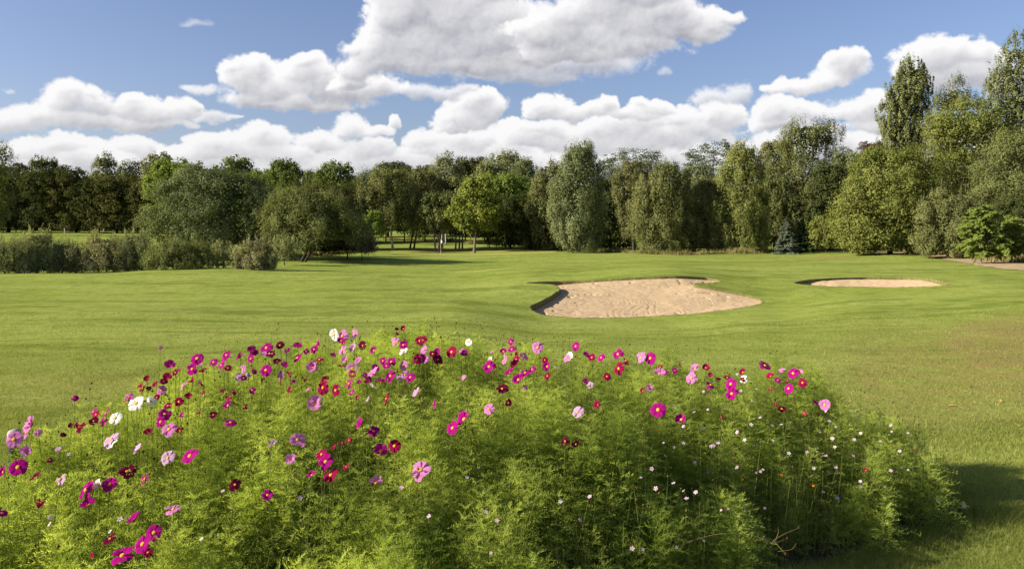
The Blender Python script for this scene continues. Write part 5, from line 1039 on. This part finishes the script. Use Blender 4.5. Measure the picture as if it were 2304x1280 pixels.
# --- stalks that flop out of the bed on to the grass
def stalks():
    rs=np.random.RandomState(41)
    def pt(px,py,d): x,y,z=at(px,py,d); return np.array([x,y,max(z,T(x,y)+.012)])
    root_p=np.array([*at(1490,1200,4.15)[:2],0.0]); root_p[2]=T(root_p[0],root_p[1]); r=empty('fallen_stalk',tuple(root_p),'branched straw yellow stalk drooping out of the shaded bed front','stalk')
    def path(pts,rad):
        P=np.array(pts)-root_p; t_=np.linspace(0,1,len(P)); tt=np.linspace(0,1,14); Q=np.c_[[np.interp(tt,t_,P[:,i]) for i in range(3)]].T
        for _ in range(2): Q[1:-1]=.25*Q[:-2]+.5*Q[1:-1]+.25*Q[2:]
        return (Q,np.linspace(rad,rad*.5,14))
    A=[root_p,(root_p+pt(1560,1215,3.93))/2+np.array([0,0,.12]),pt(1560,1215,3.93),pt(1620,1196,3.94),pt(1690,1203,3.95),pt(1740,1215,3.97)]
    paths=[path(A,.0021),path([pt(1740,1215,3.97),pt(1765,1200,3.99),pt(1798,1187,4.01)],.0014),path([pt(1740,1215,3.97),pt(1755,1232,3.94),pt(1768,1246,3.92)],.0013),path([pt(1700,1205,3.95),pt(1740,1222,3.94),pt(1772,1211,3.97)],.0014),path([pt(1750,1240,3.94),pt(1782,1236,3.95),pt(1792,1222,3.97)],.0013),path([pt(1745,1216,3.97),pt(1752,1196,3.99),pt(1750,1186,3.99)],.0012)]
    V,F=tube_arrays(paths,5); mesh('stem',V,F,M_STRAW,r,tint=np.full(len(F),.85))
    for p in (pt(1798,1187,4.01),pt(1772,1211,3.97),pt(1768,1246,3.92)):
        lathe('seed_head',[(0,-.008),(.006,-.004),(.008,.003),(.004,.009),(0,.010)],M_BUD,r,loc=tuple(p-root_p),sides=6)
    root_p=pt(2070,1125,5.11); r2=empty('flower_stalk',tuple(root_p),'thin flower stalk with two pink blooms leaning over the shaded grass','stalk')
    V,F=tube_arrays([path([pt(2070,1125,5.11),pt(2110,1127,5.14),pt(2150,1136,5.18),pt(2170,1142,5.20)],.0022),path([pt(2140,1133,5.17),pt(2148,1117,5.19),pt(2146,1102,5.20)],.0016)],5); mesh('stem',V,F,M_STRAW,r2,tint=np.full(len(F),.5))
    me=bpy.data.objects['catchfly_flower'].data
    for p in (pt(2110,1127,5.13),pt(2168,1139,5.19)):
        o=bpy.data.objects.new('bloom',me); link(o); o.parent=r2; o.matrix_local=Matrix.Translation(Vector(p-root_p)+Vector((0,-.004,.006)))@Matrix.Rotation(1.1,4,'X')@Matrix.Diagonal((.017,.017,.017,1))
stalks()
# ------------------------------------------------------------------ grass blades of the nearer lawn
M_BLADE=leaf_mat('grass_blade',(.105,.138,.024),(.355,.38,.11),.38,gloss=0)
def grass():
    rs=np.random.RandomState(51); n=760000
    px=rs.uniform(-800,3100,n); py=640+(1500-640)*rs.rand(n)**.95
    # flat-ground guess refined on the terrain
    d=np.full(n,6.)
    for _ in range(25):
        X=(px-CX)/FPX*d; z=terrain(X,d); d=.5*d+.5*np.clip((EYE-z)*FPX/(py-HZ),2.5,60)
    X=(px-CX)/FPX*d; P=np.c_[X,d]
    m=(d<27)&(d>2.6); P=P[m]; d=d[m]
    near=(P[:,1]<7.4)&(np.abs(P[:,0])<3.4); ins=np.zeros(len(P),bool); ins[near]=inside(P[near],BED); P=P[~ins]; d=d[~ins]
    k=np.abs(P[:,1]-30)<6
    n=len(P); g=terrain(P[:,0],P[:,1])
    patchy=vnoise(P[:,0]/.35+80,P[:,1]/.35+80,NG[1]); h=(.016+.022*patchy)*rs.uniform(.6,1.4,n)*np.where(d<8,1.15,1); h=h+np.where(rs.rand(n)<.02,.02,0)*(d<9)
    # longer unmown grass at the foot of the bed
    nb=np.where(d<8)[0]; db=np.full(n,9.); db[nb]=dist_to(P[nb],BED); h=h*(1+1.6*np.exp(-db/.18))
    w=np.maximum(.0022,.42*d/803)*rs.uniform(.7,1.3,n); h=np.maximum(h,.9*d/803)
    a=rs.rand(n)*6.283; dx=np.c_[np.cos(a),np.sin(a)]*w[:,None]*.5; lean=rs.normal(0,.55,(n,2))*h[:,None]
    V=np.stack([np.c_[P-dx,g-.003],np.c_[P+dx,g-.003],np.c_[P+lean,g+h]],1).reshape(-1,3)
    pxv=CX+FPX*P[:,0]/P[:,1]; 
    t_=np.clip(.25+.5*vnoise(P[:,0]/1.3+80,P[:,1]/1.6+80,NG[0])+rs.normal(0,.27,n),0,1)
    tag(mesh('lawn_grass',V,np.arange(n*3).reshape(-1,3),M_BLADE,tint=t_),'short green grass blades of the near lawn','grass',kind='stuff')
grass()
def fallen_leaves():
    rs=np.random.RandomState(61); m=leaf_mat('fallen_leaf',(.30,.17,.05),(.45,.30,.12),.2,gloss=0)
    for px,py in ((1915,735),(1962,800),(2055,800),(2232,825),(2270,830),(2180,870),(2200,815),(2140,915),(2290,960),(2250,905),(1830,1160),(1595,645),(2298,1142),(1840,795),(1990,840),(2120,780)):
        X,Y,Z=hit(px,py,3.5,60); s=rs.uniform(.025,.045)
        V=np.array([(-1,0,.1),(-.3,.5,.35),(.5,.4,.3),(1,0,.15),(.5,-.4,.35),(-.3,-.5,.3),(0,0,.12)])*s*np.array([1,1,.7]); F=np.array([(6,i,(i+1)%6) for i in range(6)])
        o=mesh('fallen_leaf',V,F,m,tint=rs.rand(6)); o.location=(X,Y,Z+.012); o.rotation_euler=(rs.normal(0,.3),rs.normal(0,.3),rs.rand()*6)
        tag(o,'small dry tan leaf lying on the mown grass beside the bed','leaf','dry leaves lying on the lawn')
fallen_leaves()
